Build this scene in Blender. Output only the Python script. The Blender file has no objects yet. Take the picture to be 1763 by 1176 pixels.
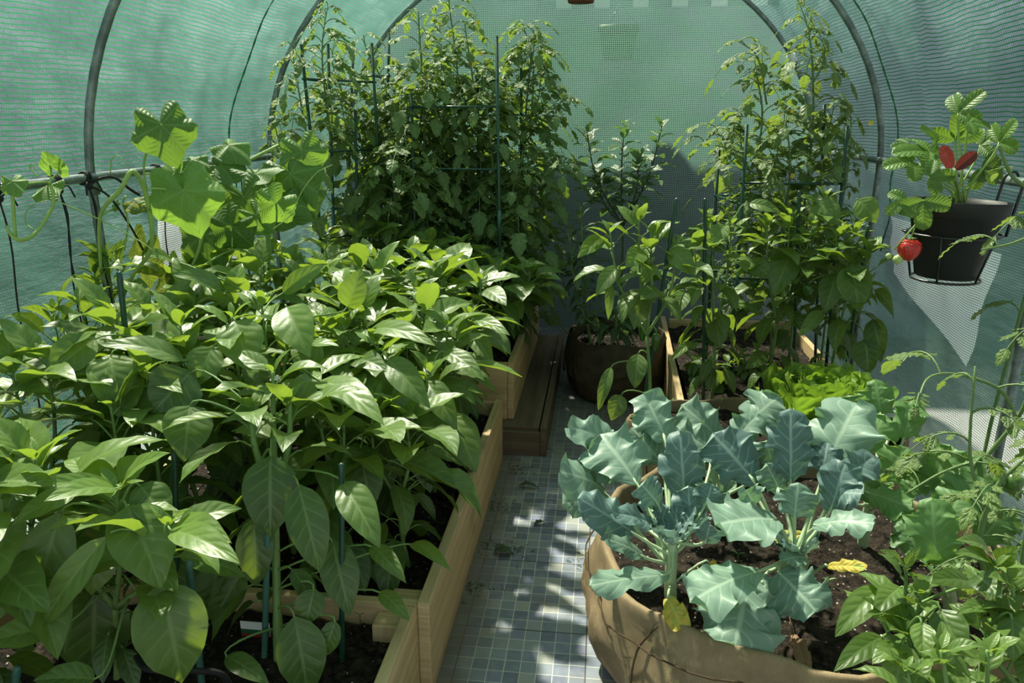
import bpy, math, random
import numpy as np
from mathutils import Vector

# ------------------------------------------------------------ camera, world, sun
S = bpy.context.scene
COL = S.collection
FPX, CAMZ = 1290.0, 1.35
PITCH = math.atan(386 / FPX)
YAW = math.atan(158.5 * math.cos(PITCH) / FPX)
cam_d = bpy.data.cameras.new('camera')
cam = bpy.data.objects.new('camera', cam_d)
COL.objects.link(cam)
cam.location = (0, 0, CAMZ)
cam.rotation_euler = (math.pi / 2 - PITCH, 0, YAW)
cam_d.sensor_width = 36.0
cam_d.lens = 36.0 * FPX / 1763.0
cam_d.clip_start = 0.05
S.camera = cam

S.view_settings.view_transform = 'Standard'
S.view_settings.look = 'None'
S.view_settings.gamma = 1.0
S.view_settings.use_curve_mapping = False
S.view_settings.exposure = 0.45

world = bpy.data.worlds.new('sky')
S.world = world
world.use_nodes = True
wn = world.node_tree
wn.nodes.clear()
w_out = wn.nodes.new('ShaderNodeOutputWorld')
w_bg = wn.nodes.new('ShaderNodeBackground')
w_sky = wn.nodes.new('ShaderNodeTexSky')
w_sky.sky_type = 'NISHITA'
w_sky.sun_disc = False
w_sky.sun_elevation = math.radians(52)
w_sky.sun_rotation = math.radians(-35)
w_bg.inputs['Strength'].default_value = 0.20
w_hs = wn.nodes.new('ShaderNodeHueSaturation')
w_hs.inputs['Saturation'].default_value = 0.35
wn.links.new(w_sky.outputs[0], w_hs.inputs['Color'])
wn.links.new(w_hs.outputs[0], w_bg.inputs[0])
wn.links.new(w_bg.outputs[0], w_out.inputs[0])

SUNDIR = Vector((-0.40, 0.58, 1.0)).normalized()
sun_d = bpy.data.lights.new('sun', 'SUN')
sun_d.energy = 19.0
sun_d.angle = math.radians(1.8)
sun_d.color = (1.0, 0.95, 0.80)
sun = bpy.data.objects.new('sun', sun_d)
COL.objects.link(sun)
sun.rotation_euler = SUNDIR.to_track_quat('Z', 'Y').to_euler()
S.cycles.max_bounces = 7
S.cycles.transparent_max_bounces = 14
S.cycles.transmission_bounces = 5
S.cycles.diffuse_bounces = 4
S.cycles.glossy_bounces = 2
S.cycles.caustics_reflective = False
S.cycles.caustics_refractive = False

# ------------------------------------------------------------ helpers
rnd = random.Random(7)
A = np.array
UP = A((0.0, 0.0, 1.0))
CAM = A((0.0, 0.0, CAMZ))
_c, _s, _cp, _sp = math.cos(YAW), math.sin(YAW), math.cos(PITCH), math.sin(PITCH)
FW = A((-_s * _cp, _c * _cp, -_sp)); RT = A((_c, _s, 0.0)); UPV = np.cross(RT, FW)


def at(x, y, Y):
    """place measured on the photograph, Y metres into the tunnel"""
    r = FW + RT * (x - 881.5) / FPX + UPV * (588 - y) / FPX
    return CAM + r * Y / r[1]


def atz(x, y, Z):
    r = FW + RT * (x - 881.5) / FPX + UPV * (588 - y) / FPX
    return CAM + r * (Z - CAMZ) / r[2]


def unit(v):
    v = np.asarray(v, float)
    return v / max(1e-9, np.linalg.norm(v))


def rv(a=1.0):
    return A([rnd.uniform(-a, a) for _ in range(3)])


def keep_inside(V):
    """plants press softly against the inside of the cover"""
    V = V.copy()
    z = V[:, 2]
    k = np.sqrt(np.clip(1 - (np.clip(z - 1.15, 0, 1.0) / 1.05) ** 2, .05, 1))
    lim = 1.26 * k - .035
    d = V[:, 0] + .17
    sg, a = np.sign(d), np.abs(d)
    soft = .09
    over = a > lim - soft
    a2 = lim - soft + soft * np.tanh((a - lim + soft) / soft * .8)
    V[:, 0] = np.where(over, -.17 + sg * a2, V[:, 0])
    yo = V[:, 1] > 4.13
    V[:, 1] = np.where(yo, 4.13 + .09 * np.tanh((V[:, 1] - 4.13) / .09 * .8), V[:, 1])
    return V


class MB:
    def __init__(self):
        self.v, self.f, self.uv, self.tn = [], [], [], []
        self.n = 0

    def add(self, vs, fs, uvs=None, tone=0.5):
        vs = np.asarray(vs, float).reshape(-1, 3)
        k = len(vs)
        self.v.append(vs)
        self.f.extend([tuple(i + self.n for i in f) for f in fs])
        self.uv.append(np.zeros((k, 2)) if uvs is None else np.asarray(uvs, float).reshape(-1, 2))
        self.tn.append(np.full(k, tone, float))
        self.n += k

    def grid(self, P, uv, tone=0.5, close=False):
        a, b = P.shape[0], P.shape[1]
        fs = []
        for i in range(a - 1):
            for j in range(b - 1 if not close else b):
                j2 = (j + 1) % b
                fs.append((i * b + j, i * b + j2, (i + 1) * b + j2, (i + 1) * b + j))
        self.add(P.reshape(-1, 3), fs, uv.reshape(-1, 2), tone)

    def tube(self, pts, r, seg=6, tone=0.5, caps=True):
        pts = [np.asarray(p, float) for p in pts]
        n = len(pts)
        rs = list(r) if hasattr(r, '__len__') else [r] * n
        rs = [rs[min(len(rs) - 1, int(i * len(rs) / n))] if len(rs) != n else rs[i] for i in range(n)]
        base = self.n
        ref = None
        V, UVs = [], []
        acc = 0.0
        for i, p in enumerate(pts):
            d = unit(pts[min(n - 1, i + 1)] - pts[max(0, i - 1)])
            if ref is None:
                ref = unit(np.cross(d, (0, 0, 1) if abs(d[2]) < .9 else (1, 0, 0)))
            ref = unit(ref - d * (ref @ d))
            bn = np.cross(d, ref)
            if i:
                acc += np.linalg.norm(p - pts[i - 1])
            for k in range(seg):
                t = 2 * math.pi * k / seg
                V.append(p + (ref * math.cos(t) + bn * math.sin(t)) * rs[i])
                UVs.append((acc, k / seg))
        fs = []
        for i in range(n - 1):
            for k in range(seg):
                k2 = (k + 1) % seg
                fs.append((i * seg + k, i * seg + k2, (i + 1) * seg + k2, (i + 1) * seg + k))
        if caps:
            fs.append(tuple(range(seg))[::-1])
            fs.append(tuple((n - 1) * seg + k for k in range(seg)))
        self.add(V, fs, UVs, tone)

    def box(self, lo, hi, rot=0.0, piv=None, bev=0.0):
        lo, hi = A(lo, float), A(hi, float)
        c = (lo + hi) / 2; h = (hi - lo) / 2
        long = int(np.argmax(h))
        fc = [((0, -1), 0), ((0, 1), 0), ((1, -1), 0), ((1, 1), 0), ((2, -1), 0), ((2, 1), 0)]
        off = rnd.uniform(0, 20)
        for (ax, s), _ in fc:
            o = [a for a in range(3) if a != ax]
            q = []
            uv = []
            for sa, sb in ((-1, -1), (1, -1), (1, 1), (-1, 1)):
                p = c.copy(); p[ax] += s * h[ax]; p[o[0]] += sa * h[o[0]]; p[o[1]] += sb * h[o[1]]
                q.append(p)
                if ax == long:
                    uv.append((p[o[0]] * 0.3 + off, p[o[1]] * 4 + off))
                else:
                    other = [a for a in o if a != long][0]
                    uv.append((p[long] + off, p[other] + off * .7 + ax))
            q = A(q)
            if rot:
                pv = A(piv if piv is not None else c)
                R = A(((math.cos(rot), -math.sin(rot), 0), (math.sin(rot), math.cos(rot), 0), (0, 0, 1)))
                q = (q - pv) @ R.T + pv
            f = (0, 1, 2, 3) if (s > 0) == (ax != 1) else (3, 2, 1, 0)
            self.add(q, [f], uv)

    def build(self, name, mat, parent=None, smooth=True, weld=False, bevel=0.0, origin=None):
        me = bpy.data.meshes.new(name)
        V = np.concatenate(self.v)
        if name in ('foliage', 'stem', 'young_foliage', 'spotted_foliage', 'reddened_leaf'):
            V = keep_inside(V)
        if origin is not None:
            V = V - np.asarray(origin)
        me.from_pydata([tuple(p) for p in V], [], self.f)
        li = np.zeros(len(me.loops), dtype=np.int32)
        me.loops.foreach_get('vertex_index', li)
        uvl = me.uv_layers.new(name='UVMap')
        uvl.data.foreach_set('uv', np.concatenate(self.uv)[li].ravel().astype(np.float32))
        at_ = me.attributes.new('tone', 'FLOAT', 'POINT')
        at_.data.foreach_set('value', np.concatenate(self.tn).astype(np.float32))
        if smooth:
            me.polygons.foreach_set('use_smooth', [True] * len(me.polygons))
        me.materials.append(mat)
        me.update()
        o = bpy.data.objects.new(name, me)
        COL.objects.link(o)
        if origin is not None:
            o.location = tuple(origin)
        if parent is not None:
            o.parent = parent
            o.matrix_parent_inverse.identity()
            w = A(parent.location)
            q = parent.parent
            while q is not None:
                w = w + A(q.location); q = q.parent
            o.location = tuple(-w) if origin is None else tuple(A(origin) - w)
        if bevel:
            w = o.modifiers.new('weld', 'WELD'); w.merge_threshold = 1e-4
            b = o.modifiers.new('bevel', 'BEVEL'); b.width = bevel; b.segments = 2; b.limit_method = 'ANGLE'
        return o


def tag(o, label=None, cat=None, group=None, kind=None):
    if label: o['label'] = label
    if cat: o['category'] = cat
    if group: o['group'] = group
    if kind: o['kind'] = kind
    return o


def thing(name, loc, label, cat, group=None):
    o = bpy.data.objects.new(name, None)
    COL.objects.link(o)
    o.location = tuple(float(a) for a in loc)
    o.empty_display_size = .05
    return tag(o, label, cat, group)


def bez(p0, p1, p2, p3, n=8):
    p0, p1, p2, p3 = map(lambda a: np.asarray(a, float), (p0, p1, p2, p3))
    out = []
    for i in range(n + 1):
        t = i / n
        out.append(p0 * (1 - t) ** 3 + p1 * 3 * t * (1 - t) ** 2 + p2 * 3 * t * t * (1 - t) + p3 * t ** 3)
    return out


def smooth_path(pts, n=5):
    P = [np.asarray(p, float) for p in pts]
    P = [2 * P[0] - P[1]] + P + [2 * P[-1] - P[-2]]
    out = []
    for i in range(1, len(P) - 2):
        a, b, c, d = P[i - 1:i + 3]
        for k in range(n):
            t = k / n
            out.append(.5 * (2 * b + (c - a) * t + (2 * a - 5 * b + 4 * c - d) * t * t + (3 * b - a - 3 * c + d) * t ** 3))
    out.append(P[-2])
    return out


# ------------------------------------------------------------ materials
def new_mat(name):
    m = bpy.data.materials.new(name)
    m.use_nodes = True
    nt = m.node_tree
    nt.nodes.clear()
    out = nt.nodes.new('ShaderNodeOutputMaterial')
    return m, nt, out


class NT:
    def __init__(self, nt): self.nt = nt
    def n(self, t, **kw):
        nd = self.nt.nodes.new(t)
        for k, v in kw.items(): setattr(nd, k, v)
        return nd
    def l(self, a, b): self.nt.links.new(a, b)
    def put(self, sock, v):
        if hasattr(v, 'is_output'): self.l(v, sock)
        elif isinstance(v, (tuple, list)): sock.default_value = tuple(v) + ((1.0,) if len(v) == 3 and len(sock.default_value) == 4 else ())
        else: sock.default_value = v
    def math(self, op, a, b=0.0, c=0.0):
        nd = self.n('ShaderNodeMath', operation=op)
        self.put(nd.inputs[0], a); self.put(nd.inputs[1], b); self.put(nd.inputs[2], c)
        return nd.outputs[0]
    def ramp01(self, v, lo, hi):
        nd = self.n('ShaderNodeMapRange', interpolation_type='SMOOTHSTEP')
        self.put(nd.inputs['Value'], v); nd.inputs['From Min'].default_value = lo; nd.inputs['From Max'].default_value = hi
        return nd.outputs[0]
    def mixc(self, f, a, b, mode='MIX'):
        nd = self.n('ShaderNodeMix', data_type='RGBA', blend_type=mode)
        self.put(nd.inputs[0], f); self.put(nd.inputs[6], a); self.put(nd.inputs[7], b)
        return nd.outputs[2]
    def noise(self, scale, detail=3, vec=None, rough=.5):
        nd = self.n('ShaderNodeTexNoise'); nd.inputs['Scale'].default_value = scale
        nd.inputs['Detail'].default_value = detail; nd.inputs['Roughness'].default_value = rough
        if vec is not None: self.l(vec, nd.inputs['Vector'])
        return nd.outputs['Fac']
    def mapping(self, vec, scale=(1, 1, 1), loc=(0, 0, 0)):
        nd = self.n('ShaderNodeMapping'); nd.inputs['Scale'].default_value = scale; nd.inputs['Location'].default_value = loc
        self.l(vec, nd.inputs['Vector']); return nd.outputs[0]
    def bump(self, h, strength=.3, dist=.01):
        nd = self.n('ShaderNodeBump'); nd.inputs['Strength'].default_value = strength; nd.inputs['Distance'].default_value = dist
        self.l(h, nd.inputs['Height']); return nd.outputs[0]
    def pbr(self, col, rough=.5, spec=.5, normal=None, metal=0.0):
        nd = self.n('ShaderNodeBsdfPrincipled')
        self.put(nd.inputs['Base Color'], col); self.put(nd.inputs['Roughness'], rough)
        nd.inputs['Specular IOR Level'].default_value = spec; nd.inputs['Metallic'].default_value = metal
        if normal is not None: self.l(normal, nd.inputs['Normal'])
        return nd.outputs[0]
    def mixs(self, f, a, b):
        nd = self.n('ShaderNodeMixShader'); self.put(nd.inputs[0], f); self.l(a, nd.inputs[1]); self.l(b, nd.inputs[2])
        return nd.outputs[0]


def leaf_mat(name, dark, light, vein, trans, rough=.38, spec=.5, nside=7, skew=1.3, tmix=.33, bump=.6, veinmix=.45, polar=False, back=None, blotch=None):
    m, nt, out = new_mat(name); g = NT(nt)
    uvn = g.n('ShaderNodeUVMap'); uvn.uv_map = 'UVMap'
    sep = g.n('ShaderNodeSeparateXYZ'); g.l(uvn.outputs[0], sep.inputs[0])
    u, v = sep.outputs[0], sep.outputs[1]
    if not polar:
        av = g.math('ABSOLUTE', g.math('MULTIPLY', g.math('SUBTRACT', v, .5), 2.0))
        mid = g.math('SUBTRACT', 1.0, g.ramp01(av, .02, .10))
        t = g.math('FRACT', g.math('SUBTRACT', g.math('MULTIPLY', u, nside), g.math('MULTIPLY', av, skew)))
        dv = g.math('ABSOLUTE', g.math('SUBTRACT', t, .5))
        side = g.math('SUBTRACT', 1.0, g.ramp01(dv, .02, .11))
        side = g.math('MULTIPLY', side, g.math('SUBTRACT', 1.0, g.ramp01(av, .6, .98)))
        veins = g.math('MAXIMUM', mid, g.math('MULTIPLY', side, .65))
        quilt = g.math('MULTIPLY', g.math('MULTIPLY', g.ramp01(dv, -.1, .5), g.ramp01(av, 0, .3)), g.math('SUBTRACT', 1.0, g.ramp01(av, .55, 1.0)))
    else:
        t = g.math('FRACT', g.math('ADD', g.math('MULTIPLY', u, 7.0), .5))
        dv = g.math('MULTIPLY', g.math('ABSOLUTE', g.math('SUBTRACT', t, .5)), g.math('ADD', v, .05))
        mid = g.math('SUBTRACT', 1.0, g.ramp01(dv, .006, .04))
        t2 = g.math('FRACT', g.math('SUBTRACT', g.math('MULTIPLY', v, 6.0), g.math('MULTIPLY', g.math('ABSOLUTE', g.math('SUBTRACT', t, .5)), 3.0)))
        d2 = g.math('ABSOLUTE', g.math('SUBTRACT', t2, .5))
        side = g.math('SUBTRACT', 1.0, g.ramp01(d2, .03, .12))
        veins = g.math('MAXIMUM', mid, g.math('MULTIPLY', side, .5))
        quilt = g.math('MULTIPLY', g.ramp01(dv, 0, .2), g.ramp01(d2, 0, .4))
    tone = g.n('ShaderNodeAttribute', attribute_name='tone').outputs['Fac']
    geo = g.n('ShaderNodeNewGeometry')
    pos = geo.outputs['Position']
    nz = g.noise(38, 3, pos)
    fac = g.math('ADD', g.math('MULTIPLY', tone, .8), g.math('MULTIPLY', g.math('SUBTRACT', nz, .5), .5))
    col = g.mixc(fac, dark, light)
    if blotch:
        col = g.mixc(g.ramp01(g.noise(55, 4, pos), .52, .62), col, blotch)
    col = g.mixc(g.math('MULTIPLY', veins, veinmix), col, vein)
    col_f = g.mixc(g.math('MULTIPLY', geo.outputs['Backfacing'], .55), col, back or vein)
    h = g.math('ADD', g.math('MULTIPLY', quilt, 1.0), g.math('MULTIPLY', g.noise(120, 3, pos), .5))
    nrm = g.bump(h, bump, .004)
    p = g.pbr(col_f, rough, spec, nrm)
    tr = g.n('ShaderNodeBsdfTranslucent')
    tcol = g.mixc(g.math('MULTIPLY', veins, .18), g.mixc(.6, col, trans), dark)
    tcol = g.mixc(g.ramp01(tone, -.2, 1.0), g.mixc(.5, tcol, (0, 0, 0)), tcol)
    g.l(tcol, tr.inputs[0]); g.l(nrm, tr.inputs['Normal'])
    g.l(g.mixs(tmix, p, tr.outputs[0]), out.inputs[0])
    return m


def stem_mat(name, c1, c2, scale=30, rough=.5, spec=.4):
    m, nt, out = new_mat(name); g = NT(nt)
    pos = g.n('ShaderNodeNewGeometry').outputs['Position']
    col = g.mixc(g.noise(scale, 3, pos), c1, c2)
    g.l(g.pbr(col, rough, spec, g.bump(g.noise(90, 2, pos), .3, .002)), out.inputs[0])
    return m


M = {}
M['pepper'] = leaf_mat('pepper_leaf', (.036, .088, .020), (.18, .29, .062), (.29, .40, .15), (.52, .72, .04), rough=.40, spec=.5, bump=.22, nside=6, tmix=.36, veinmix=.42, back=(.13, .22, .07))
M['chilli'] = leaf_mat('chilli_leaf', (.05, .10, .045), (.17, .25, .12), (.25, .35, .18), (.22, .42, .06), rough=.4, bump=.5, nside=6, tmix=.3)
M['tomato'] = leaf_mat('tomato_leaf', (.032, .080, .024), (.19, .28, .09), (.25, .34, .14), (.46, .64, .05), rough=.48, spec=.4, bump=.6, nside=4, tmix=.35)
M['broccoli'] = leaf_mat('broccoli_leaf', (.10, .19, .145), (.27, .40, .31), (.56, .70, .54), (.25, .55, .06), rough=.46, spec=.42, bump=.14, nside=6, skew=1.6, tmix=.22, veinmix=.5, back=(.2, .34, .2))
M['blue_broccoli'] = leaf_mat('young_broccoli_leaf', (.065, .13, .125), (.18, .28, .265), (.45, .6, .52), (.2, .45, .15), rough=.48, spec=.4, bump=.14, nside=6, skew=1.6, tmix=.18, veinmix=.5)
M['greens'] = leaf_mat('brassica_leaf', (.055, .14, .045), (.17, .33, .11), (.36, .52, .26), (.35, .62, .07), rough=.5, bump=.18, nside=7, skew=2.2, tmix=.35)
M['yellow_leaf'] = leaf_mat('yellow_leaf', (.55, .40, .05), (.8, .66, .12), (.85, .75, .35), (.85, .7, .1), rough=.6, bump=.4, tmix=.4, blotch=(.45, .55, .10))
M['brown_leaf'] = leaf_mat('dry_leaf', (.25, .14, .08), (.45, .29, .18), (.5, .34, .2), (.5, .3, .12), rough=.8, spec=.2, bump=.7, tmix=.25)
M['lettuce'] = leaf_mat('lettuce_leaf', (.09, .20, .02), (.26, .40, .045), (.4, .5, .12), (.4, .65, .04), rough=.4, bump=1.0, nside=8, tmix=.4)
M['cucumber'] = leaf_mat('cucumber_leaf', (.045, .12, .03), (.17, .31, .07), (.3, .42, .14), (.42, .68, .05), rough=.5, spec=.4, bump=.36, veinmix=.5, polar=True, tmix=.4)
M['spotted_cucumber'] = leaf_mat('spotted_cucumber_leaf', (.07, .13, .03), (.20, .28, .06), (.12, .2, .05), (.5, .6, .06), rough=.55, spec=.3, bump=.35, polar=True, tmix=.45, blotch=(.48, .46, .05))
M['strawberry'] = leaf_mat('strawberry_leaf', (.04, .11, .02), (.13, .26, .045), (.26, .4, .12), (.4, .62, .05), rough=.45, bump=.30, nside=8, skew=1.6, veinmix=.3, tmix=.38)
M['red_leaf'] = leaf_mat('reddened_leaf', (.10, .015, .015), (.22, .04, .035), (.3, .16, .08), (.25, .04, .03), rough=.45, bump=.3, nside=8, skew=1.6, veinmix=.25, tmix=.3, blotch=(.22, .03, .03))
M['stem'] = stem_mat('green_stem', (.10, .19, .05), (.20, .32, .10))
M['pale_stem'] = stem_mat('pale_stem', (.30, .42, .24), (.46, .58, .36))
M['vine'] = stem_mat('vine_stem', (.20, .33, .07), (.34, .48, .14))
M['tomato_stem'] = stem_mat('tomato_stem', (.09, .16, .05), (.17, .26, .09))
M['dark_stem'] = stem_mat('dark_stem', (.03, .05, .02), (.07, .10, .04))
M['stake'] = stem_mat('green_coated_stake', (.008, .045, .028), (.016, .07, .045), 20, .35, .5)
M['pale_stake'] = stem_mat('faded_green_stake', (.03, .10, .08), (.07, .17, .135), 20, .4, .4)
M['cord'] = stem_mat('black_cord', (.006, .006, .007), (.02, .02, .022), 150, .7, .3)
M['black_plastic'] = stem_mat('black_plastic', (.012, .013, .014), (.03, .032, .033), 12, .55, .35)
M['black_wire'] = stem_mat('black_wire', (.008, .009, .009), (.018, .018, .02), 30, .35, .5)
M['terracotta'] = stem_mat('terracotta', (.12, .04, .022), (.2, .07, .04), 18, .8, .2)
M['white_petal'] = stem_mat('white_petal', (.75, .75, .68), (.9, .9, .85), 30, .5, .3)
M['yellow_petal'] = stem_mat('yellow_petal', (.75, .60, .04), (.9, .78, .1), 30, .5, .3)
M['pepper_fruit'] = stem_mat('green_pepper', (.02, .07, .012), (.05, .13, .02), 10, .25, .6)
M['tomato_fruit'] = stem_mat('green_tomato', (.07, .15, .03), (.12, .24, .05), 14, .25, .6)
M['green_berry'] = stem_mat('unripe_strawberry', (.3, .42, .12), (.5, .6, .25), 60, .45, .4)
M['white_plastic'] = stem_mat('white_plastic', (.72, .74, .74), (.8, .82, .82), 10, .4, .4)


def m_metal():
    m, nt, out = new_mat('galvanised_steel'); g = NT(nt)
    pos = g.n('ShaderNodeNewGeometry').outputs['Position']
    col = g.mixc(g.ramp01(g.noise(14, 5, pos, .7), .35, .7), (.10, .13, .13), (.26, .31, .30))
    g.l(g.pbr(col, .42, .5, g.bump(g.noise(60, 4, pos), .2, .002), .45), out.inputs[0])
    return m
M['steel'] = m_metal()


def m_wood(name, c1, c2, c3, rough=.6):
    m, nt, out = new_mat(name); g = NT(nt)
    uv = g.n('ShaderNodeUVMap').outputs[0]
    a = g.mapping(uv, (1.2, 26, 1))
    wv = g.noise(1.0, 5, a, .6)
    b = g.mapping(uv, (5, 150, 1))
    fine = g.noise(1.0, 3, b)
    kn = g.n('ShaderNodeTexVoronoi'); kn.inputs['Scale'].default_value = 1.0
    g.l(g.mapping(uv, (2.2, 9, 1)), kn.inputs['Vector'])
    knot = g.math('SUBTRACT', 1.0, g.ramp01(kn.outputs['Distance'], .03, .10))
    col = g.mixc(g.ramp01(wv, .35, .68), c1, c2)
    col = g.mixc(g.math('MULTIPLY', g.ramp01(fine, .5, .8), .35), col, c3)
    col = g.mixc(g.math('MULTIPLY', knot, .75), col, c3)
    pos = g.n('ShaderNodeNewGeometry').outputs['Position']
    col = g.mixc(g.math('MULTIPLY', g.ramp01(g.noise(7, 4, pos), .52, .75), .35), col, (.12, .085, .05))
    g.l(g.pbr(col, rough, .3, g.bump(g.math('ADD', wv, fine), .25, .003)), out.inputs[0])
    return m
M['pine'] = m_wood('pine_board', (.42, .30, .15), (.56, .42, .23), (.27, .17, .08))
M['old_wood'] = m_wood('weathered_board', (.10, .075, .05), (.17, .125, .085), (.05, .035, .022), .8)


def m_soil(name='potting_soil', perl=.10):
    m, nt, out = new_mat(name); g = NT(nt)
    pos = g.n('ShaderNodeNewGeometry').outputs['Position']
    n1 = g.noise(45, 6, pos, .7)
    col = g.mixc(g.ramp01(n1, .35, .7), (.008, .0065, .005), (.058, .044, .032))
    vo = g.n('ShaderNodeTexVoronoi'); vo.inputs['Scale'].default_value = 130
    g.l(pos, vo.inputs['Vector'])
    sepc = g.n('ShaderNodeSeparateColor'); g.l(vo.outputs['Color'], sepc.inputs[0])
    sp = g.math('MULTIPLY', g.math('GREATER_THAN', sepc.outputs[0], 1 - perl), g.math('LESS_THAN', vo.outputs['Distance'], .32))
    col = g.mixc(sp, col, (.42, .38, .32))
    h = g.math('ADD', g.noise(70, 5, pos, .7), g.math('MULTIPLY', g.noise(220, 3, pos), .5))
    g.l(g.pbr(col, .9, .15, g.bump(h, 1.0, .012)), out.inputs[0])
    return m
M['soil'] = m_soil('bed_soil', .05)
M['potting'] = m_soil('potting_soil', .09)


def m_fabric():
    m, nt, out = new_mat('grow_bag_fabric'); g = NT(nt)
    uv = g.n('ShaderNodeUVMap').outputs[0]
    pos = g.n('ShaderNodeNewGeometry').outputs['Position']
    w = g.n('ShaderNodeTexWave'); w.inputs['Scale'].default_value = 130; w.inputs['Distortion'].default_value = 1.5
    g.l(g.mapping(uv, (1, 1.4, 1)), w.inputs['Vector'])
    col = g.mixc(g.ramp01(g.noise(6, 5, pos, .6), .35, .7), (.20, .145, .085), (.37, .28, .17))
    col = g.mixc(g.math('MULTIPLY', w.outputs['Fac'], .25), col, (.16, .115, .07))
    col = g.mixc(g.math('MULTIPLY', g.ramp01(g.noise(30, 6, pos, .75), .56, .66), .55), col, (.42, .36, .18))
    g.l(g.pbr(col, .85, .15, g.bump(g.math('ADD', w.outputs['Fac'], g.noise(25, 4, pos)), .35, .004)), out.inputs[0])
    return m
M['fabric'] = m_fabric()
M['stitch'] = stem_mat('dark_seam', (.05, .035, .02), (.10, .07, .045), 60, .9, .1)
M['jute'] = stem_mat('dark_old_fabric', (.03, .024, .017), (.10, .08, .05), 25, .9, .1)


def m_tiles():
    m, nt, out = new_mat('mosaic_floor_tile'); g = NT(nt)
    pos = g.n('ShaderNodeNewGeometry').outputs['Position']
    sx = g.n('ShaderNodeSeparateXYZ'); g.l(pos, sx.inputs[0])
    P = .0415
    fx = g.math('DIVIDE', g.math('ADD', sx.outputs[0], 8.30), P); fy = g.math('DIVIDE', g.math('ADD', sx.outputs[1], 8.222), P)
    dx = g.math('ABSOLUTE', g.math('SUBTRACT', g.math('FRACT', fx), .5)); dy = g.math('ABSOLUTE', g.math('SUBTRACT', g.math('FRACT', fy), .5))
    grout = g.math('MAXIMUM', g.ramp01(dx, .465, .485), g.ramp01(dy, .465, .485))
    cb = g.n('ShaderNodeCombineXYZ'); g.l(g.math('FLOOR', fx), cb.inputs[0]); g.l(g.math('FLOOR', fy), cb.inputs[1])
    wn_ = g.n('ShaderNodeTexWhiteNoise'); wn_.noise_dimensions = '2D'; g.l(cb.outputs[0], wn_.inputs['Vector'])
    r = g.n('ShaderNodeValToRGB'); g.l(wn_.outputs['Value'], r.inputs[0])
    r.color_ramp.interpolation = 'CONSTANT'
    cols = [(0, (.10, .125, .20)), (.22, (.15, .19, .26)), (.42, (.23, .27, .32)), (.6, (.19, .21, .33)), (.76, (.28, .31, .32)), (.9, (.36, .37, .32))]
    e = r.color_ramp.elements
    e[0].position, e[0].color = 0, cols[0][1] + (1,)
    e[1].position, e[1].color = cols[1][0], cols[1][1] + (1,)
    for p_, c_ in cols[2:]:
        q = e.new(p_); q.color = c_ + (1,)
    vein = g.noise(40, 4, pos)
    col = g.mixc(g.math('MULTIPLY', g.ramp01(vein, .4, .75), .35), r.outputs[0], (.36, .40, .42))
    col = g.mixc(.3, col, (.25, .26, .30))
    col = g.mixc(grout, col, (.60, .62, .55))
    jy = g.math('ABSOLUTE', g.math('SUBTRACT', g.math('FRACT', g.math('DIVIDE', g.math('ADD', sx.outputs[1], 8.222), P * 8)), .5))
    jx = g.math('ABSOLUTE', g.math('SUBTRACT', g.math('FRACT', g.math('DIVIDE', g.math('ADD', sx.outputs[0], 8.30), P * 8)), .5))
    joint = g.math('MAXIMUM', g.ramp01(jy, .4925, .4965), g.ramp01(jx, .4925, .4965))
    col = g.mixc(joint, col, (.05, .04, .025))
    dirt = g.ramp01(g.noise(5, 6, pos, .65), .5, .72)
    edge = g.ramp01(g.math('ADD', g.math('MULTIPLY', sx.outputs[0], -1.0), g.math('MULTIPLY', g.noise(9, 4, pos), .16)), .29, .44)
    far = g.ramp01(g.math('ADD', sx.outputs[1], g.math('MULTIPLY', g.noise(9, 4, pos), .5)), 2.6, 3.4)
    d = g.math('MAXIMUM', g.math('MAXIMUM', g.math('MULTIPLY', dirt, .55), g.math('MULTIPLY', edge, .85)), g.math('MULTIPLY', far, .6))
    col = g.mixc(d, col, (.14, .12, .085))
    speck = g.ramp01(g.noise(160, 3, pos, .8), .66, .72)
    col = g.mixc(g.math('MULTIPLY', speck, .7), col, (.05, .04, .03))
    g.l(g.pbr(col, g.math('ADD', .35, g.math('MULTIPLY', d, .4)), .45, g.bump(g.math('SUBTRACT', g.noise(60, 3, pos), grout), .25, .002)), out.inputs[0])
    return m
M['tiles'] = m_tiles()


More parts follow.
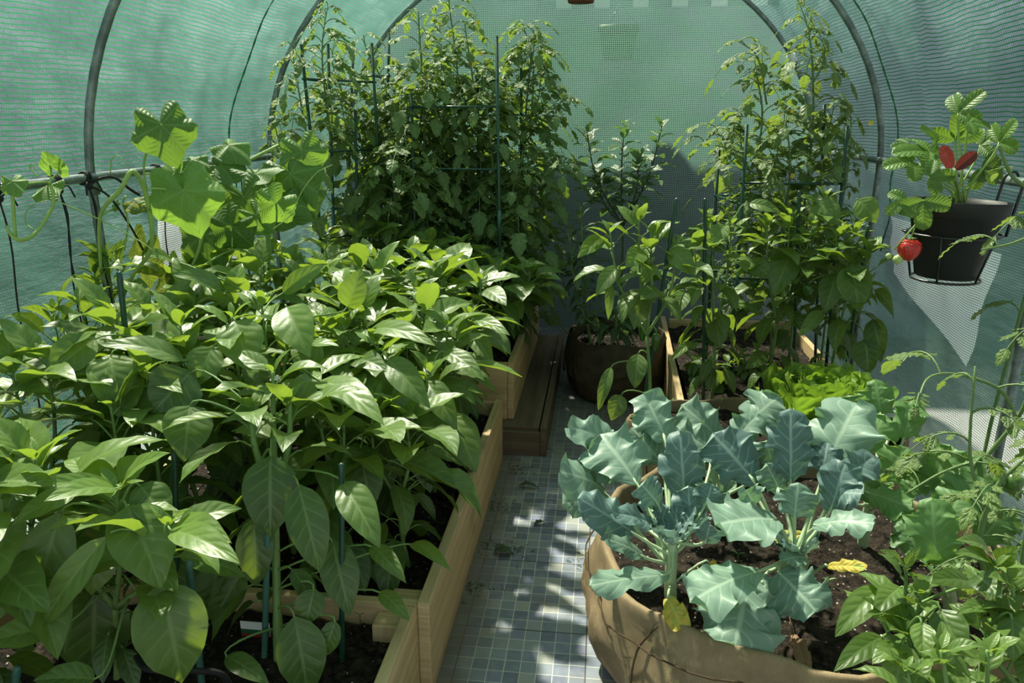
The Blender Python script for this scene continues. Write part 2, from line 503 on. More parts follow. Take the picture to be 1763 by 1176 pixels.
def m_cover(name='reinforced_green_mesh', pv=.0102, pu=.0085, thread=(.020, .125, .058), film=(.105, .135, .155), clear=.55, tu=.17, tv=.24):
    m, nt, out = new_mat(name); g = NT(nt)
    uv = g.n('ShaderNodeUVMap').outputs[0]
    sep = g.n('ShaderNodeSeparateXYZ'); g.l(uv, sep.inputs[0])
    pos = g.n('ShaderNodeNewGeometry').outputs['Position']
    wob = g.math('MULTIPLY', g.math('SUBTRACT', g.noise(7, 2, pos), .5), .013)
    fu = g.math('FRACT', g.math('DIVIDE', g.math('ADD', sep.outputs[0], wob), pu))
    fv = g.math('FRACT', g.math('DIVIDE', g.math('ADD', sep.outputs[1], wob), pv))
    hv = g.math('LESS_THAN', fv, tv)
    hu = g.math('LESS_THAN', fu, tu)
    th = g.math('MAXIMUM', hv, hu)
    streak = g.ramp01(g.noise(3.0, 5, g.mapping(uv, (1, 7, 1)), .65), .35, .7)
    fold = g.ramp01(g.noise(2.6, 4, g.mapping(uv, (1, 1.8, 1)), .6), .38, .68)  # wrinkle light and shade painted into the film and diffuse colours
    h = g.math('ADD', g.math('MULTIPLY', g.noise(9, 4, g.mapping(uv, (1, 2.2, 1)), .6), 1.0), g.math('MULTIPLY', th, .05))
    nrm = g.bump(h, .5, .03)
    tr = g.n('ShaderNodeBsdfTranslucent')
    fcol = g.mixc(fold, film, tuple(min(1, c * 1.6 + .03) for c in film))
    fcol = g.mixc(g.math('MULTIPLY', streak, .45), fcol, (.02, .035, .04))
    g.put(tr.inputs[0], fcol); g.l(nrm, tr.inputs['Normal'])
    tp = g.n('ShaderNodeBsdfTransparent'); tp.inputs[0].default_value = (.95, .98, .93, 1)
    gl = g.n('ShaderNodeBsdfGlossy'); gl.inputs['Roughness'].default_value = .32; gl.inputs[0].default_value = (.8, .85, .85, 1); g.l(nrm, gl.inputs['Normal'])
    df = g.n('ShaderNodeBsdfDiffuse'); g.put(df.inputs[0], g.mixc(fold, (.16, .20, .22), (.34, .39, .42))); g.l(nrm, df.inputs['Normal'])
    f0 = g.mixs(.38, tr.outputs[0], df.outputs[0])
    f1 = g.mixs(clear, f0, tp.outputs[0])
    f2 = g.mixs(.06, f1, gl.outputs[0])
    t2 = g.n('ShaderNodeBsdfTranslucent'); t2.inputs[0].default_value = thread + (1,)
    d2 = g.n('ShaderNodeBsdfDiffuse'); d2.inputs[0].default_value = tuple(c * .8 for c in thread) + (1,)
    thr = g.mixs(.4, t2.outputs[0], d2.outputs[0])
    g.l(g.mixs(th, f2, thr), out.inputs[0])
    return m
M['cover'] = m_cover()
M['cover_end'] = m_cover('green_mesh_end_panel', pv=.0105, pu=.0105, clear=.74, thread=(.072, .155, .108), film=(.030, .052, .052), tu=.30, tv=.30)
M['seam'] = stem_mat('green_seam_tape', (.01, .07, .03), (.03, .2, .08), 120, .6, .3)


def m_film():
    m, nt, out = new_mat('milky_film'); g = NT(nt)
    tr = g.n('ShaderNodeBsdfTranslucent'); tr.inputs[0].default_value = (.85, .88, .95, 1)
    d = g.n('ShaderNodeBsdfDiffuse'); d.inputs[0].default_value = (.8, .84, .9, 1)
    g.l(g.mixs(.5, tr.outputs[0], d.outputs[0]), out.inputs[0])
    return m
M['film'] = m_film()


def m_plain(name, c1, c2, scale=4, rough=.9):
    return stem_mat(name, c1, c2, scale, rough, .2)
M['render'] = m_plain('pale_wall_render', (.34, .36, .42), (.44, .47, .53))
M['shade_wall'] = m_plain('grey_wall_render', (.24, .28, .33), (.38, .43, .47), 6)
M['gravel'] = m_plain('pale_gravel', (.17, .17, .175), (.25, .25, .26), 30)

# ------------------------------------------------------------ the setting
CX, HW, ZS, RB = -0.17, 1.26, 1.15, 1.05      # tunnel centre line, half width, springing height, arch rise
YB = 4.27                                     # end wall
HOOPS = (-0.36, 0.82, 2.0, 3.19, 4.22)


def section(s, off=0.0):
    """walk up the left leg, over the arch, down the right leg; s in 0..1 -> x, z"""
    a = .27
    if s < a: return CX - HW - off, ZS * s / a
    if s > 1 - a: return CX + HW + off, ZS * (1 - s) / a
    t = (s - a) / (1 - 2 * a) * math.pi
    return CX - (HW + off) * math.cos(t), ZS + (RB + off) * math.sin(t)


def cover_strip(name, s0, s1, mat, y0=-1.5, y1=YB):
    mb = MB()
    ns = max(6, int((s1 - s0) * 150)); ny = 190
    tot = 2 * ZS + math.pi * 1.16
    P = np.zeros((ns + 1, ny + 1, 3)); UV = np.zeros((ns + 1, ny + 1, 2))
    for i in range(ns + 1):
        s = s0 + (s1 - s0) * i / ns
        x, z = section(s, .018)
        cx_, cz_ = x - CX, max(0, z - ZS)
        n = A((cx_ / HW, cz_ / RB)); n /= max(.2, np.hypot(*n))
        for j in range(ny + 1):
            y = y0 + (y1 - y0) * j / ny
            # slack cloth between the hoops, tight over them
            k = min(abs(y - h) for h in HOOPS)
            sl = min(1, k / .3)
            d = sl * (.010 * math.sin(5.1 * y + 9 * s + 1.3 * math.sin(17 * s)) + .007 * math.sin(13 * y - 31 * s) + .004 * math.sin(37 * y + 60 * s + 2 * math.sin(9 * y)) - .012)
            d += .004 * sl * math.sin(90 * s + 2.5 * math.sin(6 * y))
            P[i, j] = (x + n[0] * (d if s < .9 and s > .1 else d * 1.0), y, z + n[1] * d)
            UV[i, j] = (y, s * tot)
    mb.grid(P, UV)
    o = mb.build(name, mat)
    return tag(o, kind='structure')


wl = cover_strip('wall_left', 0, .40, M['cover'])
cl = cover_strip('ceiling', .40, .62, M['cover'])
wr = cover_strip('wall_right', .62, 1.0, M['cover'])
# end wall filling the arch
mb = MB()
nx, nz = 70, 60
P = np.zeros((nz + 1, nx + 1, 3)); UV = np.zeros((nz + 1, nx + 1, 2))
for i in range(nz + 1):
    z = (ZS + RB + .015) * i / nz
    hw = HW + .015 if z <= ZS else (HW + .015) * math.sqrt(max(0, 1 - ((z - ZS) / (RB + .018)) ** 2))
    for j in range(nx + 1):
        x = CX + hw * (2 * j / nx - 1)
        P[i, j] = (x, YB + .008 * math.sin(3 * x + 5 * z) + .004 * math.sin(11 * x - 7 * z), z); UV[i, j] = (x + 5, z)
mb.grid(P, UV)
tag(mb.build('wall_back', M['cover_end']), kind='structure')
# seams sewn into the cover between hoops
for nm, s0, s1, yy, mt in (('trim_1', .24, .47, 2.83, 'seam'), ('trim_2', .60, .80, 3.02, 'seam')):
    mb = MB()
    pts = []
    for i in range(60):
        s = s0 + (s1 - s0) * i / 59
        x, z = section(s, -.004)
        pts.append((x, yy + .02 * math.sin(i * .35), z))
    mb.tube(pts, [.0022 + .0016 * ((i // 1) % 2) for i in range(60)], 5)
    tag(mb.build(nm, M[mt]), kind='structure')
# floor: paved path plus bare ground under the beds
mb = MB(); mb.box((-1.5, -1.6, -.02), (1.2, YB + .03, 0.0))
tag(mb.build('floor', M['tiles'], smooth=False), kind='structure')
mb = MB(); mb.box((-6, -6, -.10), (6, 9, -.021))
tag(mb.build('ground_outside', M['gravel'], smooth=False), kind='structure')
# garden walls standing outside the cover
mb = MB(); mb.box((-3.4, 4.92, -.05), (2.6, 5.04, 1.98)); mb.box((-3.4, 4.965, 1.98), (2.6, 5.03, 2.16)); mb.box((-3.4, 4.93, 1.98), (-.42, 4.96, 2.16)); mb.box((1.0, 4.93, 1.98), (2.6, 4.96, 2.16))
ml = MB()
for k in range(26):
    x = -3.3 + k * .23
    if -.45 < x < 1.0: ml.box((x, 4.925, 1.96), (x + .09, 4.964, 2.17))
tag(ml.build('wall_garden_lattice', M['white_plastic'], smooth=False), kind='structure')
mb.box((-3.4, 4.93, 2.16), (2.6, 5.03, 2.22))
tag(mb.build('wall_garden_back', M['shade_wall'], smooth=False), kind='structure')
mb = MB(); mb.box((2.3, -3, -.05), (2.42, 4.74, 2.5))
tag(mb.build('wall_garden_right', M['render'], smooth=False), kind='structure')
mb = MB(); mb.box((-3.42, -3, -.05), (-3.3, 4.92, 3.0))
tag(mb.build('wall_garden_left', M['render'], smooth=False), kind='structure')

# hoops and rails
hoop_lab = {2.0: 'nearer steel hoop of the tunnel frame, in front of the cucumber rail start', 3.19: 'middle steel hoop of the tunnel, passing beside the tall tomatoes',
            4.22: 'rear steel hoop framing the end panel, with a white clip'}
for y in HOOPS:
    if y not in hoop_lab: continue
    pts = []
    for i in range(90):
        x, z = section(i / 89)
        pts.append((x - CX, 0, z))
    t = thing('tunnel_hoop', (CX, y, 0), hoop_lab[y], 'frame pole', 'steel hoops of the tunnel')
    mb = MB(); mb.tube([A(p) + A((CX, y, 0)) for p in pts], .0125, 10)
    mb.build('hoop_tube', M['steel'], t)
    if y == 4.22:
        mb = MB(); p = [A((*section(s)[:1], y, section(s)[1])) for s in (.655, .662)]
        mb.tube(p, .021, 10); mb.build('clip', M['white_plastic'], t)
    if y == 2.0:
        mb = MB(); mb.tube([A((CX - HW, y, 1.14)), A((CX - HW, y, 1.20))], .019, 10)
        mb.build('joint_sleeve', M['steel'], t)
for sx_, lab in ((-1, 'horizontal steel rail along the left wall, with cucumber vines over it'), (1, 'horizontal steel rail along the right wall, behind the strawberry pot')):
    x = CX + sx_ * (HW - .024)
    mb = MB(); mb.tube([(x, -.4, 1.19), (x, 4.22, 1.19)], .0125, 10)
    tag(mb.build('rail', M['steel']), lab, 'rail', 'side rails of the tunnel')

# milky window flaps hanging outside the cover
def flap(pts, label):
    mb = MB()
    a, b, c, d = [A(p, float) for p in pts]
    n = 14
    P = np.zeros((n + 1, n + 1, 3)); UV = np.zeros((n + 1, n + 1, 2))
    for i in range(n + 1):
        for j in range(n + 1):
            s, t_ = i / n, j / n
            p = (a * (1 - t_) + b * t_) * (1 - s) + (d * (1 - t_) + c * t_) * s
            p[0] += .006 * math.sin(9 * s + 7 * t_)
            P[i, j] = p; UV[i, j] = (s, t_)
    mb.grid(P, UV)
    return tag(mb.build('window_flap', M['film']), label, 'window flap')


XR = CX + HW + .036
flap([(XR, 3.1, .98), (XR, 2.25, .98), (XR, 2.32, .62), (XR, 3.0, .78)], 'milky plastic window flap hanging behind the strawberry pot')
XL = CX - HW - .036
flap([(XL, 2.35, 1.12), (XL, 2.9, 1.12), (XL, 2.9, .72), (XL, 2.35, .80)], 'pale plastic window flap hanging behind the cucumber leaves')

# ------------------------------------------------------------ raised beds
def board(name, lo, hi, mat, par, rot=0, piv=None):
    mb = MB(); mb.box(lo, hi, rot, piv)
    return mb.build(name, mat, par, smooth=False, bevel=.003)


def soil(name, x0, x1, y0, y1, z, mat, label, mound=.02, seed=0, res=.022):
    mb = MB()
    nx, ny = int((x1 - x0) / res), int((y1 - y0) / res)
    r = np.random.RandomState(seed)
    a = r.rand(ny + 1, nx + 1)
    b = np.kron(r.rand(ny // 4 + 2, nx // 4 + 2), np.ones((4, 4)))[:ny + 1, :nx + 1]
    P = np.zeros((ny + 1, nx + 1, 3))
    X, Y = np.meshgrid(np.linspace(x0, x1, nx + 1), np.linspace(y0, y1, ny + 1))
    P[..., 0] = X + (a - .5) * res * .0; P[..., 1] = Y
    P[..., 2] = z + (a - .5) * .014 + (b - .5) * .014 + mound * np.sin(np.pi * (X - x0) / (x1 - x0)) * .6
    mb.grid(P, P[..., :2].copy())
    return tag(mb.build(name, mat), label, 'soil', kind='stuff')


def clods(name, pts, mat, label, seed=1):
    r = random.Random(seed)
    mb = MB()
    for x, y, z, s in pts:
        V = []
        for i, (th) in enumerate([0, 1, 2, 3, 4]):
            t = th / 5 * 2 * math.pi
            V.append((x + s * math.cos(t) * r.uniform(.7, 1.3), y + s * math.sin(t) * r.uniform(.7, 1.3), z + s * r.uniform(-.2, .3)))
        V.append((x + s * r.uniform(-.3, .3), y, z + s * r.uniform(.5, .9)))
        mb.add(V, [(0, 1, 5), (1, 2, 5), (2, 3, 5), (3, 4, 5), (4, 0, 5)])
    return tag(mb.build(name, mat, smooth=False), label, 'soil', kind='stuff')


G = 'raised wooden planting beds'
# front bed
b0 = thing('raised_bed', (-.89, .9, 0), 'pine raised bed nearest the camera, short and full of large leaved peppers', 'raised bed', G)
board('side_board', (-.425, .25, 0), (-.398, 1.465, .255), M['pine'], b0)
board('side_board', (-1.38, .25, 0), (-1.353, 1.465, .255), M['pine'], b0)
board('end_board', (-1.353, .25, 0), (-.425, .277, .25), M['pine'], b0)
board('corner_post', (-.49, 1.41, .02), (-.426, 1.465, .235), M['pine'], b0)
# long middle bed
b1 = thing('raised_bed', (-.88, 2.1, 0), 'long pine raised bed beside the path with tall peppers', 'raised bed', G)
board('side_board', (-.397, 1.467, 0), (-.368, 2.80, .262), M['pine'], b1)
board('side_board', (-1.40, 1.467, 0), (-1.372, 2.80, .262), M['pine'], b1)
board('end_board', (-1.372, 1.467, 0), (-.3975, 1.492, .255), M['pine'], b1)
board('end_board', (-1.372, 2.775, 0), (-.3975, 2.80, .255), M['pine'], b1)
board('corner_post', (-.475, 1.4925, .02), (-.3975, 1.55, .24), M['pine'], b1)
# rear bed on a step of old boards
pl = thing('bed_plinth', (-.28, 3.4, 0), 'low weathered wooden plinth under the rear left bed, planks along the path', 'plinth')
board('top_plank', (-.40, 2.86, .095), (-.225, 4.24, .122), M['old_wood'], pl)
board('side_board', (-.218, 2.84, 0), (-.192, 4.24, .128), M['old_wood'], pl)
board('front_board', (-.60, 2.84, 0), (-.219, 2.862, .105), M['old_wood'], pl)
board('inner_block', (-1.38, 2.90, 0), (-.42, 4.2, .118), M['old_wood'], pl)
b2 = thing('raised_bed', (-.88, 3.5, .122), 'rear left pine bed raised on the old plinth, holding tomatoes and peppers', 'raised bed', G)
board('side_board', (-.365, 2.93, .123), (-.338, 4.20, .375), M['pine'], b2)
board('side_board', (-1.38, 2.93, .123), (-1.353, 4.20, .375), M['pine'], b2)
board('end_board', (-1.353, 2.925, .123), (-.366, 2.95, .372), M['pine'], b2)
board('end_board', (-1.353, 4.175, .123), (-.366, 4.20, .372), M['pine'], b2)
# right bed
b3 = thing('raised_bed', (.7, 3.4, 0), 'right hand pine bed behind the broccoli, holding staked tomatoes', 'raised bed', G)
board('side_board', (.325, 2.80, 0), (.352, 4.15, .28), M['pine'], b3, rot=-.02, piv=(.325, 2.8, 0))
board('side_board', (1.035, 2.80, 0), (1.062, 4.15, .28), M['pine'], b3)
board('end_board', (.353, 2.80, 0), (1.034, 2.825, .27), M['pine'], b3)
board('end_board', (.40, 4.12, 0), (1.034, 4.145, .27), M['pine'], b3)

soil('soil', -1.35, -.43, .29, 1.46, .195, M['soil'], 'dark crumbly soil filling the nearest pine bed', seed=1)
soil('soil', -1.37, -.40, 1.495, 2.77, .195, M['soil'], 'dark soil filling the long middle pepper bed', seed=2)
soil('soil', -1.35, -.37, 2.955, 4.17, .32, M['soil'], 'dark soil in the rear left tomato bed', seed=3)
soil('soil', .39, 1.03, 2.83, 4.11, .225, M['soil'], 'dark soil in the right hand wooden bed', seed=4)
cl_ = [(rnd.uniform(-1.33, -.44), rnd.uniform(.9, 1.45), .205, rnd.uniform(.003, .011)) for _ in range(420)]
cl_ += [(rnd.uniform(-1.3, -.42), rnd.uniform(1.5, 2.7), .208, rnd.uniform(.003, .012)) for _ in range(700)]
clods('soil_clods', cl_, M['soil'], 'loose crumbs of soil lying on the left beds')

# ------------------------------------------------------------ grow bags
def grow_bag(cx, cy, rx, ry, h, zs, label, mat, seed=0, cuff=True, bulge=1.06, seg=72, lean=0.0):
    r = random.Random(seed)
    ph = [r.uniform(0, 6.3) for _ in range(6)]
    t = thing('grow_bag', (cx, cy, 0), label, 'grow bag', 'fabric grow bags')
    def rad(a, z):
        k = 1 + .026 * math.sin(3 * a + ph[0] + z * 4) + .022 * math.sin(7 * a + ph[1] + 9 * z) + .015 * math.sin(13 * a + ph[2] - 14 * z) + .007 * math.sin(27 * a + 40 * z + ph[3])
        return k
    def ring(z, f, a):
        top = .012 * math.sin(2 * a + ph[4]) + .008 * math.sin(5 * a + ph[5])
        return A((cx + math.cos(a) * rx * f * rad(a, z), cy + math.sin(a) * ry * f * rad(a, z), z + (top if z > h * .6 else 0)))
    prof = [(0.004, .86), (.02, .95), (h * .2, 1.02), (h * .45, bulge), (h * .68, 1.035), (h * .86, 1.0), (h * .97, .985), (h, .97), (h * .985, .945), (h * .93, .935), (h * .82, .93), (zs - .03, .93)]
    P = np.zeros((len(prof) * 3 - 2, seg, 3)); UV = np.zeros((len(prof) * 3 - 2, seg, 2))
    pr = smooth_path([A((z, f, 0)) for z, f in prof], 3)
    for i, q in enumerate(pr):
        for j in range(seg):
            a = 2 * math.pi * j / seg
            P[i, j] = ring(q[0], q[1], a); UV[i, j] = (a * rx, q[0] + (1 - q[1]))
    mb = MB(); mb.grid(P[:len(pr)], UV[:len(pr)], close=True)
    body = mb.build('bag_body', mat, t)
    if cuff:
        # folded-over hem and the sewn seam under it
        mb = MB(); pts = []
        for j in range(seg + 1):
            a = 2 * math.pi * j / seg
            p = ring(h * .80, 1.045, a); p[2] += .012 * math.sin(3 * a + 1); pts.append(p)
        mb.tube(pts, .0022, 5, caps=False); mb.build('hem_seam', M['stitch'], t)
        for a0 in (3.9, .9):
            mb = MB()
            pts = [ring(z, f, a0 + .05 * math.sin(z * 20)) for z, f in ((.02, .99), (h * .25, 1.045), (h * .5, bulge + .02), (h * .75, 1.05), (h * .95, 1.005))]
            mb.tube(smooth_path(pts, 4), .0025, 5)
            mb.build('side_seam', M['stitch'], t)
    # soil inside belongs to nobody's count
    mb = MB(); n = 26; P = np.zeros((n + 1, seg, 3)); UV = np.zeros((n + 1, seg, 2))
    rr = np.random.RandomState(seed + 5).rand(n + 1, seg)
    for i in range(n + 1):
        f = .935 * i / n
        for j in range(seg):
            a = 2 * math.pi * j / seg
            P[i, j] = (cx + math.cos(a) * rx * f * (rad(a, zs)), cy + math.sin(a) * ry * f * rad(a, zs), zs + (rr[i, j] - .5) * .014 * (i > 0) + .012 * math.cos(f * 1.5))
            UV[i, j] = P[i, j, :2]
    mb.grid(P, UV, close=True)
    tag(mb.build('soil', M['potting']), 'speckled potting mix in the ' + label.split(',')[0], 'soil', kind='stuff')
    return t


grow_bag(.515, 1.72, .50, .50, .345, .285, 'wide tan fabric grow bag of broccoli, beside the tiled path', M['fabric'], 3)
grow_bag(.42, 2.50, .30, .24, .33, .28, 'brown fabric grow bag with a staked pepper, behind the broccoli', M['fabric'], 9)
grow_bag(.86, 2.52, .20, .22, .33, .28, 'brown fabric grow bag holding the lettuce', M['fabric'], 14, cuff=False)
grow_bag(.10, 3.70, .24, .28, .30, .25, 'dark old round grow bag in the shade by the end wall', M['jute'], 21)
grow_bag(.78, .86, .30, .30, .33, .285, 'pale fabric grow bag in the near corner under the small leaved peppers', M['fabric'], 33, cuff=False)

# dark folded liner over the old bag
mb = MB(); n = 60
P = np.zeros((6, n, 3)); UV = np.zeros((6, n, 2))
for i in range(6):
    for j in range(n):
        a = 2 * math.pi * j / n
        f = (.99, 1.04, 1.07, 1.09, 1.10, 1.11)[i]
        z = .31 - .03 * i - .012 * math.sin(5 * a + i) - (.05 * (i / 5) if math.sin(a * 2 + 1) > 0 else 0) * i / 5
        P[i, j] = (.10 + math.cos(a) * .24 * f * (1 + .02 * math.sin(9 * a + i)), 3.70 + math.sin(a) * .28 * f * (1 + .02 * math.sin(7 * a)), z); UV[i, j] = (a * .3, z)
mb.grid(P, UV, close=True)
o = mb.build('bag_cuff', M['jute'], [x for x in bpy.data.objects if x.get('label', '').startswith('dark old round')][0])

# ------------------------------------------------------------ leaves
def p_pepper(u): return 2.85 * np.power(u, .62) * np.power(np.clip(1 - u, 0, 1), .98)
def p_chilli(u): return 2.3 * np.power(u, .6) * np.power(np.clip(1 - u, 0, 1), .85)
def p_tomato(u):
    b = 2.5 * np.power(u, .5) * np.power(np.clip(1 - u, 0, 1), .9)
    return b * (.70 + .42 * np.abs(((u * 4.5) % 1) - .15) ** .7 * 1.0) + .02 * (u < 1)
def p_tongue(u): return 1.35 * np.power(u, .9) * np.power(np.clip(1 - u, 0, 1), .42) + .05 * (1 - u)
def p_broc(u):
    b = np.clip(u, 0, 1) ** .62 * np.power(np.clip(1.0 - u, 0, 1), .42) * 1.75
    return b + .05 * (u < .98)
def p_lett(u): return np.power(u, .55) * np.power(np.clip(1.02 - u, 0, 1), .22) * 1.15 * (1 + .07 * np.sin(u * 40))
def p_straw(u):
    b = 1.35 * np.power(u, .55) * np.power(np.clip(1.0 - u, 0, 1), .38)
    return b * (1 + .09 * (((u * 9) % 1) - .5)) + .0


def leaf(mb, B, T, N, W, prof=p_pepper, arch=.10, fold=.22, ruf=0.0, rufn=5, n=10, m=3, tone=.5, sag=.0, twist=0.0, jag=0.0):
    B, T, N = np.asarray(B, float), np.asarray(T, float), np.asarray(N, float)
    D = T - B; L = np.linalg.norm(D)
    if L < 1e-5: return
    d = D / L
    N = N - d * (N @ d)
    if np.linalg.norm(N) < 1e-3: N = np.cross(d, (1, 0, 0))
    N = unit(N); Sd = np.cross(d, N)
    u = np.linspace(0, 1, n + 1)[:, None]; v = np.linspace(-1, 1, 2 * m + 1)[None, :]
    w = prof(u) * W / 2
    ph = rnd.uniform(0, 6.28)
    if twist:
        ang = twist * (u - .3)
    C = B + D * u + N * (arch * L * 4 * u * (1 - u))
    if jag:
        q = [rnd.uniform(0, 6.28) for _ in range(6)]
        for s_, o_ in ((-1, 0), (1, 3)):
            k_ = 1 + jag * (np.sin(11 * u + q[o_]) + .7 * np.sin(23 * u + q[o_ + 1]) + .4 * np.sin(47 * u + q[o_ + 2])) * np.minimum(1, u * 5)
            w = np.where(np.sign(v) == s_, w * k_, w)
        bendv = .12 * np.sin(4 * u + q[5])
    side = v * w * (1 - .10 * fold)
    lift = fold * np.abs(v) * w - sag * v * v * w
    if ruf:
        lift = lift + ruf * W * np.abs(v) ** 2.2 * (np.sin(6.28 * rufn * u + ph + 1.3 * np.sign(v)) + .4 * np.sin(6.28 * rufn * 2.3 * u + ph)) * np.minimum(1, u * 3)
    P = C[:, None, :] + Sd[None, None, :] * side[..., None] + N[None, None, :] * lift[..., None]
    if ruf:
        P = P + d[None, None, :] * (ruf * W * .8 * np.abs(v) ** 2 * np.sin(6.28 * rufn * u + ph + 2))[..., None]
    UV = np.zeros(P.shape[:2] + (2,)); UV[..., 0] = u; UV[..., 1] = (v + 1) / 2
    mb.grid(P, UV, tone)


def polar_leaf(mb, C0, D, N, R, tone=.5, cup=.15, lobes=.09, ruf=.05, na=42, nr=6, notch=.7):
    C0 = np.asarray(C0, float); D = unit(D); N = np.asarray(N, float); N = unit(N - D * (N @ D)); Sd = np.cross(D, N)
    ph = rnd.uniform(0, 6.28)
    P = np.zeros((nr + 1, na + 1, 3)); UV = np.zeros((nr + 1, na + 1, 2))
    for j in range(na + 1):
        th = -math.pi + 2 * math.pi * j / na
        r = 1 + lobes * math.cos(5 * th) + .10 * math.cos(th) + .035 * math.cos(19 * th)
        r += .18 * math.exp(-(th / .22) ** 2)
        r *= 1 - notch * math.exp(-((abs(th) - math.pi) / .30) ** 2)
        for i in range(nr + 1):
            f = i / nr
            q = f * r * R * .86
            z = R * (cup * f * f * -1 + .12 * f * abs(math.sin(2.5 * th)) * -1 + ruf * f * f * math.sin(7 * th + ph) + .10 * f * f * math.sin(2 * th + ph))
            P[i, j] = C0 + D * (q * math.cos(th)) + Sd * (q * math.sin(th)) + N * z
            UV[i, j] = (j / na, f)
    mb.grid(P, UV, tone)


def hero_leaf(fo, st, nodes, xb, yb, xt, yt, wpx, Yb, Yt=None, up=.4, prof=p_pepper, tone=.6, fold=.2, arch=.10, ruf=.025, pr=.0022, stem_from=None, n=12, m=4, sag=0.0):
    if Yt is None: Yt = Yb - .05
    B, T = at(xb, yb, Yb), at(xt, yt, Yt)
    W = wpx * np.linalg.norm((B + T) / 2 - CAM) / FPX * 1.02
    N = unit(CAM - (B + T) / 2) * (1 - up) + UP * up + rv(.12)
    leaf(fo, B, T, N, W, prof, arch, fold, ruf, 3, n, m, tone, sag)
    if nodes:
        c = stem_from if stem_from is not None else min(nodes, key=lambda q: np.linalg.norm(q - (B + A((0, 0, -.03)))))
        d = unit(T - B)
        st.tube(bez(c, c + (B - c) * .4 + UP * .02, B - d * min(.03, .4 * np.linalg.norm(B - c)), B + d * .004, 6), [pr * 1.2, pr], 5)


def flower(par, p, d, mat, r=.012, name='flower', k=6):
    mb = MB(); d = unit(d); s = unit(np.cross(d, (0.3, .8, .1))); t = np.cross(d, s)
    for i in range(k):
        a = 6.283 * i / k
        q = s * math.cos(a) + t * math.sin(a)
        leaf(mb, p, p + (q * .9 + d * .35) * r, d, r * .6, p_chilli, .1, .1, n=4, m=1)
    mb.tube([p - d * .004, p + d * r * .45], [r * .12, r * .2], 6)
    return mb.build(name, mat, par)


def lathe(mb, axis0, axis1, prof, seg=16, lump=None):
    a0, a1 = np.asarray(axis0, float), np.asarray(axis1, float)
    d = unit(a1 - a0); L = np.linalg.norm(a1 - a0)
    s = unit(np.cross(d, (0.1, 1, .2))); t = np.cross(d, s)
    P = np.zeros((len(prof), seg, 3)); UV = np.zeros((len(prof), seg, 2))
    for i, (u, r) in enumerate(prof):
        for j in range(seg):
            an = 6.2832 * j / seg
            k = 1 + (lump * math.cos(4 * an) if lump else 0)
            P[i, j] = a0 + d * L * u + (s * math.cos(an) + t * math.sin(an)) * r * k; UV[i, j] = (u, j / seg)
    mb.grid(P, UV, close=True)


